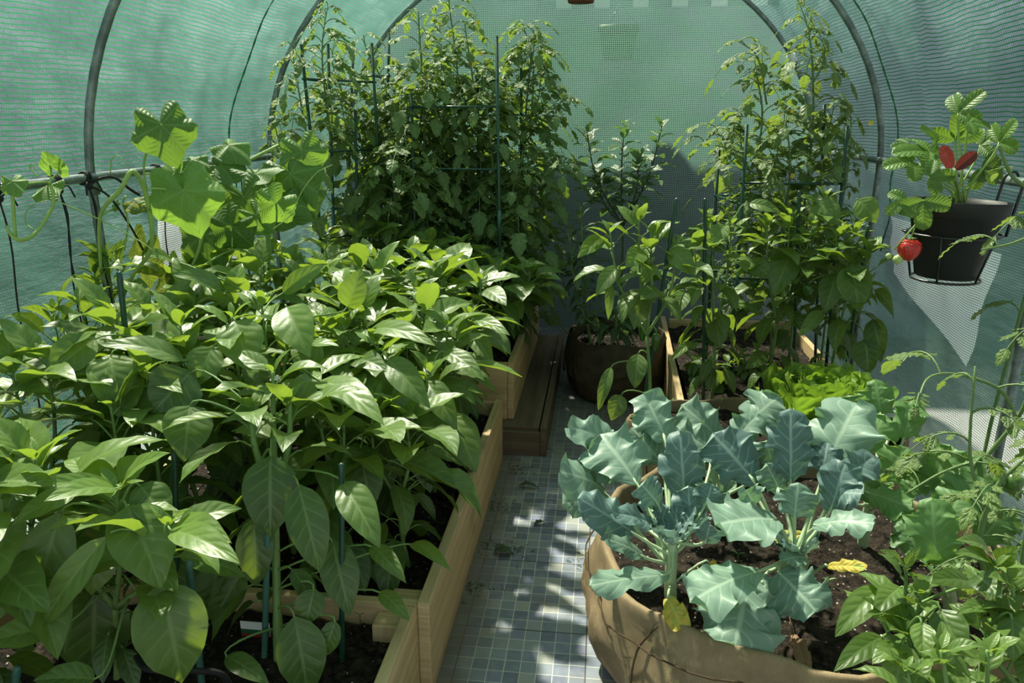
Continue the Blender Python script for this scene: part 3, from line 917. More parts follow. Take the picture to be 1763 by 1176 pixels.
def pepper_plant(base, tops, label, cat='pepper plant', group=None, nl=9, L=.115, wr=.50, heroes=(), flowers=1, fruits=0, name='pepper_plant', mat='pepper', smat='stem', fork=.45, thick=.006, prof=p_pepper, spread=1.0, tone=(.25, .9), low=True, seed=None, hero_up=.4, skip_low=0.0):
    global rnd
    if seed is not None: rnd = random.Random(seed)
    base = A(base, float)
    t = thing(name, base, label, cat, group)
    fo, st = MB(), MB()
    cen = np.mean([A(q, float) for q in tops], axis=0)
    fk = base + (cen - base) * fork + A((rnd.uniform(-.01, .01), rnd.uniform(-.01, .01), 0))
    nodes = []
    trunk = smooth_path([base - UP * .03, base + (fk - base) * .5 + rv(.008), fk], 5)
    st.tube(trunk, [thick * 1.25] * 4 + [thick] * 7, 7)
    nodes += trunk[3:]
    k = 0
    for tp in tops:
        tp = A(tp, float)
        mid = fk + (tp - fk) * .5 + A((tp[0] - fk[0], tp[1] - fk[1], 0)) * .25 + rv(.012)
        br = smooth_path([fk, mid, tp], 6)
        nb = len(br)
        st.tube(br, [thick * (1 - .6 * i / nb) for i in range(nb)], 6)
        nodes += br[1:]
        ni = max(3, int(nl * 1.7))
        for i in range(ni):
            f = (i + rnd.random() * .6) / ni
            f = f ** .75
            if f < skip_low: continue
            q = min(nb - 2, int(f * (nb - 1)))
            c = br[q] + (br[q + 1] - br[q]) * (f * (nb - 1) - q)
            k += 1
            az = k * 2.4 + rnd.uniform(-.5, .5)
            young = max(0, (f - .72) / .28)
            size = L * rnd.uniform(.8, 1.25) * (1 - .40 * young)
            el = (-.75 + 1.25 * f) + rnd.uniform(-.45, .3) + .3 * young
            h = A((math.cos(az), math.sin(az), 0))
            pd = unit(h * .9 + UP * (.5 + .4 * f))
            pet = size * (.40 if f < .8 else .2) * spread
            B = c + pd * pet
            d = unit(h + UP * math.tan(max(-1.15, min(.9, el))))
            T = B + d * size
            N = UP * math.cos(el) - h * math.sin(el) + rv(.3)
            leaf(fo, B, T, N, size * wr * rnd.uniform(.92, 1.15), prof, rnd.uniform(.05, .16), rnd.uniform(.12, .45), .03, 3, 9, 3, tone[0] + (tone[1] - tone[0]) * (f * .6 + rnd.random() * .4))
            st.tube(bez(c, c + pd * pet * .5 + UP * .004, B - d * pet * .2, B + d * .003, 4), [.0022, .0016], 5)
        # crown of small upright leaves
        for i in range(3):
            az = i * 2.1 + rnd.random()
            h = A((math.cos(az), math.sin(az), 0)); s_ = L * rnd.uniform(.28, .5)
            B = tp + h * .004
            leaf(fo, B, B + unit(h + UP * rnd.uniform(.3, 1.2)) * s_, UP - h * .5, s_ * wr * .85, prof, .08, .35, 0, 3, 6, 2, .95)
    if low:
        for i in range(9):
            c = trunk[4 + i % (len(trunk) - 4)]
            az = rnd.uniform(0, 6.28); h = A((math.cos(az), math.sin(az), 0)); s_ = L * rnd.uniform(.7, 1.1)
            B = c + (h + UP * .5) * s_ * .45
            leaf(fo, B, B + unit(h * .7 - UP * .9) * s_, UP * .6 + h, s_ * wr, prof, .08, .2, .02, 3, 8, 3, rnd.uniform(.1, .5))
            st.tube(bez(c, c + h * .02 + UP * .02, B - h * .01 + UP * .008, B, 4), .0018, 5)
    for hh in heroes:
        hh = dict(hh) if isinstance(hh, dict) else dict(zip(('xb', 'yb', 'xt', 'yt', 'wpx', 'Yb', 'Yt', 'up', 'tone'), hh))
        hh.setdefault('up', hero_up)
        hero_leaf(fo, st, nodes, prof=prof, **hh)
    fo.build('foliage', M[mat], t)
    st.build('stem', M[smat], t)
    for i in range(flowers):
        c = nodes[rnd.randrange(len(nodes) // 2, len(nodes))]
        p = c + A((rnd.uniform(-.03, .03), -rnd.uniform(.01, .03), -.005))
        flower(t, p, A((rnd.uniform(-.5, .5), -.8, -.4)), M['white_petal'], .011)
    for fr in fruits if hasattr(fruits, '__len__') else ():
        p, ln, rr = at(*fr[:3]), fr[3], fr[4]
        mb = MB(); lathe(mb, p, p - UP * ln, [(0, .001), (.0, rr * .55), (.06, rr * .9), (.3, rr), (.7, rr * .8), (.93, rr * .5), (1, .001)], 16, .06)
        f_ = mb.build('pepper_fruit', M['pepper_fruit'], t)
        mb = MB(); c = min(nodes, key=lambda q: np.linalg.norm(q - p)); mb.tube(bez(c, c + UP * .01, p + UP * .03, p, 5), .0025, 5)
        mb.build('fruit_stalk', M['stem'], f_)
    return t, nodes


# ---- stakes
def stake(p0, p1, label, mat='stake', r=.0065, group='green garden stakes'):
    mb = MB()
    p0, p1 = A(p0, float), A(p1, float)
    d = unit(p1 - p0)
    n = max(3, int(np.linalg.norm(p1 - p0) / .02))
    pts = [p0 + (p1 - p0) * i / n for i in range(n + 1)]
    pts.append(p1 + d * r * .6)
    mb.tube(pts, [r * (1 + .10 * (i % 2)) for i in range(n + 1)] + [r * .5], 8)
    tag(mb.build('garden_stake', M[mat], origin=p0), label, 'stake', group)


# ------------------------------------------------------------ peppers, left beds
GP = 'pepper plants in the left beds'
H1 = [  # xb, yb, xt, yt, width px, Yb, Yt, up, tone
    (218, 871, 276, 1014, 97, 1.12, 1.06, .15, .62), (279, 999, 313, 1176, 104, 1.10, 1.06, .10, .6), (105, 881, 52, 1075, 74, 1.10, 1.04, .15, .68),
    (184, 922, 70, 1085, 44, 1.06, 1.02, .3, .75), (296, 915, 415, 972, 52, 1.08, 1.00, .55, .9), (300, 905, 398, 935, 55, 1.12, 1.06, .6, .85),
    (167, 926, 158, 1024, 62, 1.16, 1.12, .1, 1.1), (163, 1011, 160, 1164, 98, 1.20, 1.18, .1, .25), (200, 842, 38, 838, 34, 1.14, 1.02, .55, .95),
    (200, 842, 75, 864, 42, 1.12, 1.0, .6, .95), (195, 843, 108, 792, 50, 1.18, 1.22, .7, .95), (211, 837, 293, 780, 42, 1.16, 1.14, .6, 1.0),
    (204, 827, 257, 788, 48, 1.2, 1.24, .6, .9), (130, 845, 20, 905, 36, 1.12, 1.02, .5, .85), (-20, 975, 44, 1033, 60, 1.06, 1.02, .4, .9),
    (102, 1081, -30, 1110, 48, 1.03, .98, .45, .8), (165, 1170, 58, 1172, 42, 1.02, .98, .4, .5), (240, 835, 292, 908, 60, 1.2, 1.16, .2, .3)]
pepper_plant((-1.0, 1.22, .19), [at(200, 845, 1.15), at(110, 850, 1.18), at(290, 905, 1.12)],
             'large pepper plant nearest the camera at lower left, drooping glossy leaves and white flowers', group=GP, nl=6, L=.12, heroes=H1, flowers=2, thick=.007, seed=11)
H2 = [(466, 783, 466, 926, 86, 1.36, 1.30, .08, .2), (514, 834, 551, 987, 68, 1.32, 1.26, .1, .3), (437, 892, 441, 1011, 58, 1.34, 1.3, .1, .25), (507, 1062, 530, 1200, 76, 1.26, 1.22, .05, .35),
      (541, 1014, 527, 1075, 48, 1.30, 1.27, .1, .3), (578, 1069, 558, 1130, 35, 1.28, 1.26, .1, .35), (590, 830, 655, 945, 60, 1.34, 1.24, .3, .5), (572, 930, 602, 1060, 62, 1.36, 1.3, .1, .25),
      (388, 1130, 465, 1180, 34, 1.22, 1.18, .3, .5), (420, 980, 365, 1075, 50, 1.32, 1.28, .15, .3), (378, 966, 355, 1070, 58, 1.34, 1.3, .1, .3), (640, 940, 700, 1005, 34, 1.4, 1.3, .3, .4),
      (654, 1019, 706, 1070, 30, 1.36, 1.3, .3, .55), (708, 936, 777, 984, 28, 1.55, 1.42, .4, .6), (330, 640, 262, 712, 85, 1.5, 1.42, .2, .25), (327, 697, 316, 795, 76, 1.42, 1.34, .15, .45)]
pepper_plant((-.665, 1.29, .19), [at(430, 700, 1.42), at(500, 690, 1.45), at(470, 640, 1.5)],
             'pepper plant with the thick ribbed stem in the middle of the nearest bed', group=GP, nl=6, L=.125, heroes=H2, flowers=2, thick=.0095, fork=.62, seed=12, skip_low=.35)
H3 = [(405, 553, 432, 640, 76, 1.62, 1.55, .25, .75), (493, 528, 534, 615, 70, 1.66, 1.56, .3, .85), (367, 598, 337, 665, 58, 1.58, 1.52, .3, .6), (316, 621, 172, 594, 48, 1.52, 1.46, .55, .55),
      (190, 612, 203, 693, 72, 1.48, 1.42, .2, .7), (165, 583, 82, 655, 62, 1.5, 1.42, .45, .7), (388, 500, 296, 473, 42, 1.9, 1.8, .5, .6), (296, 448, 245, 440, 26, 2.1, 2.0, .5, .8),
      (550, 656, 662, 733, 62, 1.56, 1.42, .5, .85), (598, 530, 622, 461, 48, 1.9, 1.92, .3, .7), (487, 505, 565, 454, 34, 1.95, 1.98, .4, .75)]
pepper_plant((-.80, 1.72, .19), [at(400, 545, 1.65), at(300, 600, 1.6), at(500, 560, 1.7), at(450, 520, 1.8)],
             'pepper plant with heart shaped sunlit leaves at the front of the middle bed', group=GP, nl=8, L=.12, heroes=H3, flowers=1, seed=13, fork=.55)
H4 = [(635, 568, 750, 596, 46, 1.86, 1.74, .55, .8), (669, 619, 741, 704, 52, 1.76, 1.66, .35, .5), (734, 656, 788, 741, 48, 1.82, 1.72, .3, .35), (765, 605, 834, 656, 38, 1.98, 1.88, .4, .55),
      (777, 713, 820, 815, 62, 1.86, 1.76, .2, .5), (610, 620, 668, 640, 46, 1.8, 1.72, .4, .4), (668, 735, 720, 720, 34, 1.72, 1.62, .6, .45), (620, 780, 640, 880, 60, 1.62, 1.56, .1, .2),
      (720, 760, 742, 850, 46, 1.82, 1.76, .1, .25)]
pepper_plant((-.545, 1.92, .19), [at(650, 590, 1.85), at(740, 640, 1.86), at(590, 560, 1.9)],
             'pepper plant leaning over the path board of the middle bed', group=GP, nl=9, L=.115, heroes=H4, flowers=1, seed=14)
H5 = [(809, 571, 850, 629, 36, 2.3, 2.2, .3, .65), (807, 551, 878, 578, 32, 2.35, 2.22, .5, .75), (754, 540, 810, 594, 44, 2.2, 2.1, .4, .75)]
pepper_plant((-.52, 2.40, .19), [at(720, 500, 2.3), at(810, 540, 2.35), at(760, 480, 2.5)],
             'pepper plant at the far path corner of the middle bed', group=GP, nl=10, L=.115, heroes=H5, seed=15)
more = [((-.80, 2.22, .19), [(590, 500, 2.1), (520, 480, 2.25), (650, 470, 2.3)], 'middle bed pepper plant in the centre of the sunlit canopy'),
        ((-.80, 2.66, .19), [(640, 450, 2.6), (560, 430, 2.65), (710, 440, 2.7)], 'pepper plant at the far end of the middle bed, centre row'),
        ((-.55, 2.70, .19), [(760, 450, 2.65), (830, 480, 2.7)], 'pepper plant beside the end board of the middle bed'),
        ((-1.10, 2.10, .19), [(400, 500, 2.0), (330, 500, 2.05), (450, 460, 2.2)], 'pepper plant of the middle bed in the inner row beside the hanging cucumber leaf'),
        ((-1.10, 2.58, .19), [(480, 430, 2.5), (420, 440, 2.5)], 'far pepper plant of the inner row under the cucumber leaves'),
        ((-1.13, 1.66, .19), [(130, 520, 1.75), (200, 540, 1.65), (60, 540, 1.7)], 'pepper plant by the left cover, next to the short dark stake'),
        ((-1.25, 1.88, .19), [(100, 450, 1.95), (50, 470, 1.9), (140, 440, 2.0)], 'pepper plant under the cucumber rail at the far left'),
        ((-1.22, 1.38, .19), [(20, 640, 1.4), (80, 620, 1.45), (-40, 600, 1.4)], 'pepper plant at the left edge behind the nearest one'),
        ((-.96, 1.45, .22), [(250, 640, 1.5), (190, 700, 1.4)], 'shaded pepper plant between the nearest bed and the middle bed'),
        ((-.62, 1.62, .19), [(590, 690, 1.6), (540, 640, 1.65)], 'shaded pepper plant close behind the cross board of the beds')]
more += [((-.66, 2.05, .19), [(560, 560, 1.95), (500, 600, 1.85), (620, 540, 2.05)], 'broad pepper plant in the middle bed behind the heart shaped leaves'),
         ((-.95, 1.92, .19), [(330, 530, 1.85), (260, 540, 1.8), (400, 510, 1.95)], 'pepper plant in the middle bed right of the short dark stake'),
         ((-.95, 2.42, .19), [(500, 450, 2.35), (560, 460, 2.35), (450, 450, 2.4)], 'pepper plant deep in the middle bed, its top level with the rail cords'),
         ((-.66, 2.50, .19), [(680, 460, 2.45), (740, 460, 2.5), (620, 450, 2.45)], 'pepper plant in the path half of the middle bed, near its far end'),
         ((-.50, 2.12, .19), [(700, 560, 2.05), (770, 560, 2.1), (730, 530, 2.15)], 'pepper plant along the path board, half way down the middle bed'),
         ((-.48, 1.72, .19), [(640, 700, 1.68), (700, 720, 1.68)], 'pepper plant low against the near part of the path board'),
         ((-.98, 1.62, .19), [(250, 600, 1.6), (310, 560, 1.68), (200, 590, 1.6)], 'pepper plant directly behind the cross board of the left beds'),
         ((-1.25, 2.35, .19), [(330, 460, 2.3), (280, 470, 2.25), (380, 450, 2.35)], 'pepper plant beneath the mottled cucumber leaf'),
         ((-1.2, 1.05, .19), [(0, 820, 1.1), (60, 790, 1.15), (-60, 800, 1.05)], 'pepper plant cut by the left picture edge, nearest bed')]
for i, (b, tp, lab) in enumerate(more):
    pepper_plant(b, [at(*q) for q in tp], lab, group=GP, nl=9, L=.152 if b[1] > 1.5 else .155, wr=.53, seed=30 + i, flowers=1, tone=(.25, .95))
rear = [((-.50, 3.10, .31), [(860, 465, 3.05), (915, 470, 3.1), (820, 440, 3.2)], 'pepper plant at the front corner of the rear left bed, reaching over the path'),
        ((-.75, 3.12, .31), [(740, 420, 3.1), (680, 410, 3.15), (790, 420, 3.15)], 'pepper plant in the middle of the front row of the rear left bed'),
        ((-1.0, 3.15, .31), [(620, 400, 3.1), (560, 400, 3.1), (650, 390, 3.2)], 'pepper plant in the rear left bed below the tomato cages'),
        ((-.48, 3.42, .31), [(890, 450, 3.4), (930, 470, 3.4)], 'pepper plant half way along the path side of the rear left bed')]
for i, (b, tp, lab) in enumerate(rear):
    pepper_plant(b, [at(*q) for q in tp], lab, group=GP, nl=11, L=.14, wr=.52, seed=50 + i, flowers=1, tone=(.25, .95))

stake(at(205, 468, 1.60), A(at(222, 720, 1.60)) - A((0, 0, .35)), 'short dark green stake with a visible round top at left')
stake(A((-.81, 1.23, .12)), at(325, 968, 1.16), 'pale green stake beside the nearest pepper plant', 'pale_stake', .007)
stake(A((-.71, 1.30, .12)), at(462, 850, 1.33), 'faded green stake tied to the thick ribbed pepper stem', 'pale_stake', .007)
stake(A((-.54, 1.33, .12)), at(588, 800, 1.34), 'dark stake standing near the corner post of the nearest bed', 'stake', .006)
stake(A((-1.13, 1.05, .12)), at(30, 1150, 1.02), 'stub of pale stake at the bottom left corner', 'pale_stake', .007)
stake(A((-.93, 1.33, .12)), at(300, 780, 1.36), 'dark stake between the nearest leaves and the cross board')
stake(A((-.80, 1.92, .14)), at(600, 600, 1.95), 'thin stake hidden among the middle bed peppers', 'stake')

# soft tie around the near stakes
mb = MB(); c = at(265, 1140, 1.10)
mb.tube(smooth_path([c + A((-.05, .02, -.01)), c + A((0, -.02, .0)), c + A((.06, -.01, -.005)), c + A((.11, .03, -.04)), c + A((.12, .05, -.09))], 6), .006, 6)
tag(mb.build('plant_tie', M['cord']), 'dark loop of soft tie around the near stakes', 'plant tie', 'black plant ties')

# ------------------------------------------------------------ tomatoes
def compound_leaf(fo, st, c, h, L, droop=.5, tone=.5, pairs=3, lw=.43, wr=.60, rise=.35):
    h = unit(h); 
    p0 = c; p3 = c + h * L * .92 - UP * L * droop * .55
    path = bez(p0, p0 + (h * .5 + UP * rise) * L * .6, p0 + h * L * .72 + UP * L * (.1 - .1 * droop), p3, 9)
    st.tube(path, [.0022, .002, .0016, .0012], 4, caps=False)
    n = len(path)
    ks = [(int(round((.32 + .56 * k / max(1, pairs)) * (n - 1))), k) for k in range(pairs)]
    for q, k in ks:
        d = unit(path[min(n - 1, q + 1)] - path[q - 1]); side = unit(np.cross(d, UP))
        for s in (-1, 1):
            ll = L * lw * (.62 if k == 0 else .85) * rnd.uniform(.8, 1.1)
            B = path[q] + side * s * .006
            dd = unit(side * s * .9 + d * .55 - UP * (.10 + .55 * droop * rnd.uniform(.2, 1.5)))
            leaf(fo, B, B + dd * ll, UP + rv(.35) - dd * .1, ll * wr, p_tomato, -.08 + rnd.uniform(-.05, .15), rnd.uniform(.0, .35), .05, 3, 12, 1, tone + rnd.uniform(-.2, .2), .25, jag=.16)
        if rnd.random() < .5 and q + 1 < n:
            s = rnd.choice((-1, 1)); B = path[q + 1]
            dd = unit(side * s + d * .3 - UP * .2); leaf(fo, B, B + dd * L * .12, UP, L * .07, p_chilli, 0, .1, 0, 3, 4, 1, tone)
    d = unit(path[-1] - path[-2] - UP * .004)
    leaf(fo, path[-1], path[-1] + d * L * lw * 1.05, UP + rv(.3) + h * .3, L * lw * wr * 1.1, p_tomato, .06, .2, .05, 3, 12, 1, tone, .25)


def tomato_plant(path, label, group, L=.24, step=.048, seed=0, start=.22, tone=(.2, .85), nfl=2, fruits=(), side=2, thick=.007, extra=(), aim=None, name='tomato_plant', mat='tomato'):
    global rnd
    rnd = random.Random(seed)
    P = smooth_path([A(q, float) for q in path], 8)
    t = thing(name, P[0], label, 'tomato plant', group)
    fo, st = MB(), MB()
    def run(P, th, L, start, k0=0):
        n = len(P)
        st.tube(P, [th * (1 - .55 * i / n) for i in range(n)], 7)
        ln = [0]
        for i in range(1, n): ln.append(ln[-1] + np.linalg.norm(P[i] - P[i - 1]))
        s = ln[-1] * start; k = k0
        while s < ln[-1]:
            i = min(n - 2, max(0, int(np.searchsorted(ln, s)) - 1))
            c = P[i] + (P[i + 1] - P[i]) * ((s - ln[i]) / max(1e-6, ln[i + 1] - ln[i]))
            f = s / ln[-1]
            az = k * 2.4 + rnd.uniform(-.4, .4)
            h = A((math.cos(az), math.sin(az), .0))
            if aim is not None: h = unit(h + A(aim) * .4)
            Lk = L * rnd.uniform(.75, 1.1) * (1 - .55 * max(0, (f - .7) / .3))
            # keep inside the cover and clear of the path
            reach = c + h * Lk
            lim = CX + HW - .05 if reach[0] > CX else CX - HW + .05
            if (reach[0] > CX + HW - .04 or reach[0] < CX - HW + .04):
                Lk = max(.09, abs(lim - c[0]) / max(.25, abs(h[0])) * .8); Lk = min(Lk, L)
            if reach[1] > YB - .03: Lk = min(Lk, max(.09, (YB - .04 - c[1]) / max(.2, h[1]) * .85))
            compound_leaf(fo, st, c, h, Lk, droop=.55 - .45 * f + rnd.uniform(-.15, .45), tone=tone[0] + (tone[1] - tone[0]) * (f * .7 + .3 * rnd.random()), rise=.3 + .5 * f)
            k += 1; s += step * rnd.uniform(.7, 1.3)
    run(P, thick, L, start)
    n = len(P)
    for j in range(side):
        i = int(n * (.3 + .45 * j / max(1, side)))
        az = rnd.uniform(0, 6.28); h = A((math.cos(az), math.sin(az) * .6, 0))
        q = smooth_path([P[i], P[i] + h * .07 + UP * .10, P[i] + h * .10 + UP * .27], 5)
        run(q, thick * .6, L * .8, .3, j * 3)
    for ex in extra:
        run(smooth_path([A(q, float) for q in ex], 6), thick * .6, L * .72, .25, 5)
    fo.build('foliage', M[mat], t)
    st.build('stem', M['tomato_stem'], t)
    for i in range(nfl):
        c = P[rnd.randrange(n // 2, n)] + A((rnd.uniform(-.07, .07), -rnd.uniform(.03, .08), 0))
        flower(t, c, A((rnd.uniform(-.4, .4), -.8, -.3)), M['yellow_petal'], .014, k=5)
    for fr in fruits:
        p = at(*fr[:3]); mb = MB()
        lathe(mb, p + UP * fr[3], p - UP * fr[3], [(0, .001), (.06, fr[3] * .5), (.2, fr[3] * .85), (.5, fr[3]), (.8, fr[3] * .82), (.95, fr[3] * .45), (1, .001)], 16)
        mb.build('green_tomato', M['tomato_fruit'], t)
    return t


GT = 'tomato plants in the rear left bed'
tom = [([(-1.15, 3.55, .31), (-1.12, 3.55, .8), (-1.12, 3.5, 1.25), at(545, 60, 3.5)], 'left end tomato plant in front of the steel hoop', 3, [[at(510, 380, 3.1), at(490, 280, 3.0), at(465, 190, 2.95)], [at(540, 300, 3.1), at(515, 160, 3.0), at(500, 75, 2.98)], [at(570, 250, 3.3), at(555, 110, 3.2), at(560, 10, 3.1)]]),
       ([(-.98, 3.75, .31), (-.96, 3.75, .8), (-.98, 3.7, 1.3), at(620, 60, 3.7)], 'tomato plant at the back of the left cages, second from the hoop', 2, []),
       ([(-.84, 3.50, .31), (-.83, 3.50, .9), at(730, 200, 3.5), at(720, 20, 3.45)], 'tomato plant with the thick pale stem in the middle of the cages', 3, [[at(760, 240, 3.4), at(740, 150, 3.4), at(700, 110, 3.35)]]),
       ([(-.70, 3.80, .31), (-.68, 3.8, .9), at(790, 150, 3.8), at(770, -20, 3.8)], 'tallest tomato plant of the rear bed, touching the top of the frame', 2, []),
       ([(-.58, 3.60, .31), (-.56, 3.6, .8), at(820, 190, 3.6), at(800, 40, 3.55)], 'tomato plant inside the right cage beside the leaning stake', 3, [[at(850, 300, 3.5), at(840, 200, 3.45), at(830, 120, 3.4)]]),
       ([(-.46, 3.85, .31), (-.42, 3.85, .8), at(905, 200, 3.85), at(915, 90, 3.85)], 'tomato plant at the path side, its long shoots leaning right over the end wall', 2,
        [[at(915, 200, 3.8), at(918, 110, 3.8), at(900, 40, 3.8)], [at(900, 250, 3.75), at(950, 190, 3.7), at(985, 165, 3.7)], [at(910, 140, 3.8), at(920, 60, 3.8), at(895, 40, 3.8)], [at(905, 330, 3.6), at(960, 290, 3.6), at(975, 270, 3.6)]]),
       ([(-.44, 3.60, .31), (-.42, 3.58, .6), at(890, 350, 3.5), at(900, 260, 3.5)], 'low tomato plant filling the path side of the cages', 2, [[at(900, 330, 3.5), at(940, 300, 3.5), at(960, 260, 3.5)]]),
       ([(-.90, 3.36, .31), (-.88, 3.34, .6), at(680, 330, 3.3), at(690, 240, 3.3)], 'short tomato plant in front of the cages', 1, [])]
for i, (pth, lab, nf, ex) in enumerate(tom):
    tomato_plant(pth, lab, GT, seed=100 + i, nfl=nf, extra=ex, L=.26, step=.024, side=4, start=.10, tone=(.3, 1.0))
GR = 'tomato plants in the right bed'
tomr = [([(.92, 3.55, .22), (.90, 3.5, .8), at(1400, 200, 3.4), at(1390, -25, 3.4)], 'tallest right hand tomato plant, its tip above the frame', [[at(1395, 150, 3.4), at(1430, 80, 3.4), at(1400, 20, 3.4)], [at(1420, 230, 3.4), at(1470, 190, 3.45), at(1490, 170, 3.5)]], 2),
        ([(.60, 3.60, .22), (.60, 3.6, .8), at(1310, 230, 3.5), at(1300, 110, 3.5)], 'right hand tomato plant leaning left across the end wall', [[at(1320, 180, 3.5), at(1305, 100, 3.5), at(1270, 70, 3.5)], [at(1300, 260, 3.4), at(1250, 220, 3.4), at(1205, 250, 3.35)]], 3),
        ([(.78, 3.30, .22), (.76, 3.3, .7), at(1360, 300, 3.25), at(1350, 190, 3.25)], 'tomato plant in the middle of the right bed behind the peppers', [[at(1300, 300, 3.2), at(1260, 260, 3.2), at(1230, 250, 3.15)]], 2),
        ([(.98, 3.25, .22), (.98, 3.25, .7), at(1460, 290, 3.2), at(1470, 200, 3.25)], 'tomato plant beside the right cover and rail', [], 1)]
for i, (pth, lab, ex, nf) in enumerate(tomr):
    tomato_plant(pth, lab, GR, seed=140 + i, nfl=nf, extra=ex, L=.25, step=.030, side=2, start=.25, tone=(.3, 1.0))

# cages: stakes joined by cross bars
def cage(corners, zb, zt, bars, label, group='green plant cages', tops=None):
    c0 = A(corners[0], float)
    t = thing('plant_cage', (c0[0], c0[1], zb), label, 'plant cage', group)
    P = []
    for i, (x, y) in enumerate(corners):
        z = zt[i] if hasattr(zt, '__len__') else zt
        tp = keep_inside(A([tops[i] if tops else A((x, y, z))], float))[0]
        b = keep_inside(A([(x, y, zb - .04)]))[0]; P.append((b, A(tp, float)))
        mb = MB(); mb.tube([b, (b + tp) / 2, tp], .007, 8); s_ = mb.build('stake', M['stake'], t)
        q = b + (tp - b) * .45
        mb = MB(); mb.tube([q - UP * .05, q + UP * .05], .0088, 8); mb.build('sleeve', M['pale_stake'], s_)
    for z in bars:
        for i in range(len(P)):
            if len(P) == 2 and i == 1: break
            a, b = P[i], P[(i + 1) % len(P)]
            zz = zb + (min(a[1][2], b[1][2]) - zb) * z if z < .99 else min(a[1][2], b[1][2])
            zz = min(zz, min(a[1][2], b[1][2]) - .03)
            pa = a[0] + (a[1] - a[0]) * (zz - a[0][2]) / (a[1][2] - a[0][2]); pb = b[0] + (b[1] - b[0]) * (zz - b[0][2]) / (b[1][2] - b[0][2])
            mb = MB(); e = unit(pb - pa) * .012; mb.tube([pa - e, pb + e], .005, 6); mb.build('cross_bar', M['stake'], t)


def xy(x, y, Y): return tuple(at(x, y, Y)[:2])
cage([xy(708, 300, 3.3), xy(862, 300, 3.3), xy(822, 200, 3.7), xy(700, 200, 3.7)], .32, 1.4, (.35, .72, .95), 'green plant cage at the right of the rear bed, around the tomatoes',
     tops=[at(708, 160, 3.3), at(855, 62, 3.3), at(822, 120, 3.7), at(728, 110, 3.7)])
cage([xy(545, 200, 3.15), xy(650, 200, 3.4), xy(640, 200, 3.75), xy(560, 200, 3.75)], .32, 1.6, (.4, .68, .9), 'green plant cage at the left of the rear bed, near the steel hoop',
     tops=[at(512, 76, 3.08), at(640, 74, 3.4), at(670, 56, 3.75), at(586, 80, 3.75)])
cage([xy(900, 200, 3.8), xy(832, 200, 3.8)], .32, 1.5, (.55, .85), 'two stakes with a cross bar behind the path side tomatoes', tops=[at(897, 110, 3.8), at(820, 130, 3.8)])
cage([xy(1290, 300, 3.12), xy(1240, 300, 3.5), xy(1462, 300, 3.5), xy(1462, 340, 3.12)], .22, 1.3, (.45, .8), 'green plant cage around the right hand tomatoes',
     tops=[at(1286, 214, 3.12), at(1238, 258, 3.5), at(1420, 180, 3.5), at(1459, 216, 3.12)])
cage([xy(560, 300, 3.3), xy(600, 300, 3.3)], .32, 1.3, (.6,), 'pair of thin stakes among the left tomatoes', tops=[at(562, 75, 3.3), at(612, 190, 3.3)])

# ------------------------------------------------------------ right peppers
GQ = 'pepper plants on the right'
HR1 = [(1106, 503, 1091, 568, 38, 2.5, 2.45, .15, .45), (1099, 609, 1093, 670, 36, 2.48, 2.42, .1, .5), (1069, 680, 1052, 724, 34, 2.42, 2.38, .1, .5), (1052, 632, 1030, 708, 22, 2.44, 2.38, .2, .6),
       (1038, 408, 994, 444, 30, 2.5, 2.42, .4, .8), (1106, 430, 1077, 462, 36, 2.45, 2.38, .3, .8), (1065, 459, 1026, 510, 32, 2.48, 2.4, .3, .6), (1154, 428, 1198, 476, 38, 2.5, 2.42, .35, .75),
       (1050, 486, 1047, 551, 17, 2.5, 2.45, .2, .8), (1120, 459, 1106, 490, 24, 2.55, 2.5, .1, 1.1), (1178, 503, 1160, 547, 30, 2.6, 2.5, .3, .5)]
pepper_plant((.20, 2.50, .28), [at(1050, 400, 2.48), at(1120, 400, 2.5), at(1165, 420, 2.5), at(1100, 375, 2.55)], 'staked pepper plant in the brown bag behind the broccoli, with hanging green peppers',
             group=GQ, nl=7, L=.12, heroes=HR1, flowers=1, fruits=[(1130, 575, 2.5, .065, .014), (1107, 555, 2.55, .07, .014)], seed=61, fork=.5, low=False, skip_low=.2)
HR2 = [(1249, 388, 1225, 420, 30, 2.85, 2.8, .2, .75), (1232, 551, 1239, 599, 38, 2.9, 2.85, .1, .5), (1191, 588, 1152, 624, 16, 2.9, 2.82, .3, .7), (1290, 350, 1345, 367, 22, 2.9, 2.85, .5, .7), (1178, 500, 1155, 545, 30, 2.9, 2.8, .2, .6)]
pepper_plant((.47, 2.92, .22), [at(1225, 380, 2.9), at(1260, 385, 2.9), at(1195, 420, 2.9)], 'pepper plant next to the thin dark stake in the right bed', group=GQ, nl=9, L=.12, heroes=HR2, seed=62,
             fruits=[(1225, 575, 2.9, .05, .016)])
HR3 = [(1364, 431, 1333, 511, 50, 2.95, 2.88, .15, .55), (1403, 345, 1445, 390, 42, 3.0, 2.92, .3, .7), (1442, 427, 1384, 468, 28, 2.95, 2.86, .4, .65), (1464, 395, 1419, 414, 22, 3.0, 2.9, .5, .7),
       (1443, 430, 1393, 462, 30, 2.95, 2.88, .3, .6), (1320, 608, 1282, 636, 26, 2.95, 2.88, .3, .5), (1290, 450, 1330, 480, 34, 2.95, 2.9, .3, .5)]
pepper_plant((.68, 2.98, .22), [at(1320, 390, 3.0), at(1360, 370, 3.0), at(1400, 390, 2.95), at(1420, 340, 3.0)], 'pepper plant in the middle of the right bed front row, with small green fruit', group=GQ, nl=9, L=.13, heroes=HR3, seed=63,
             fruits=[(1352, 480, 2.95, .045, .018), (1300, 480, 2.95, .04, .016)])
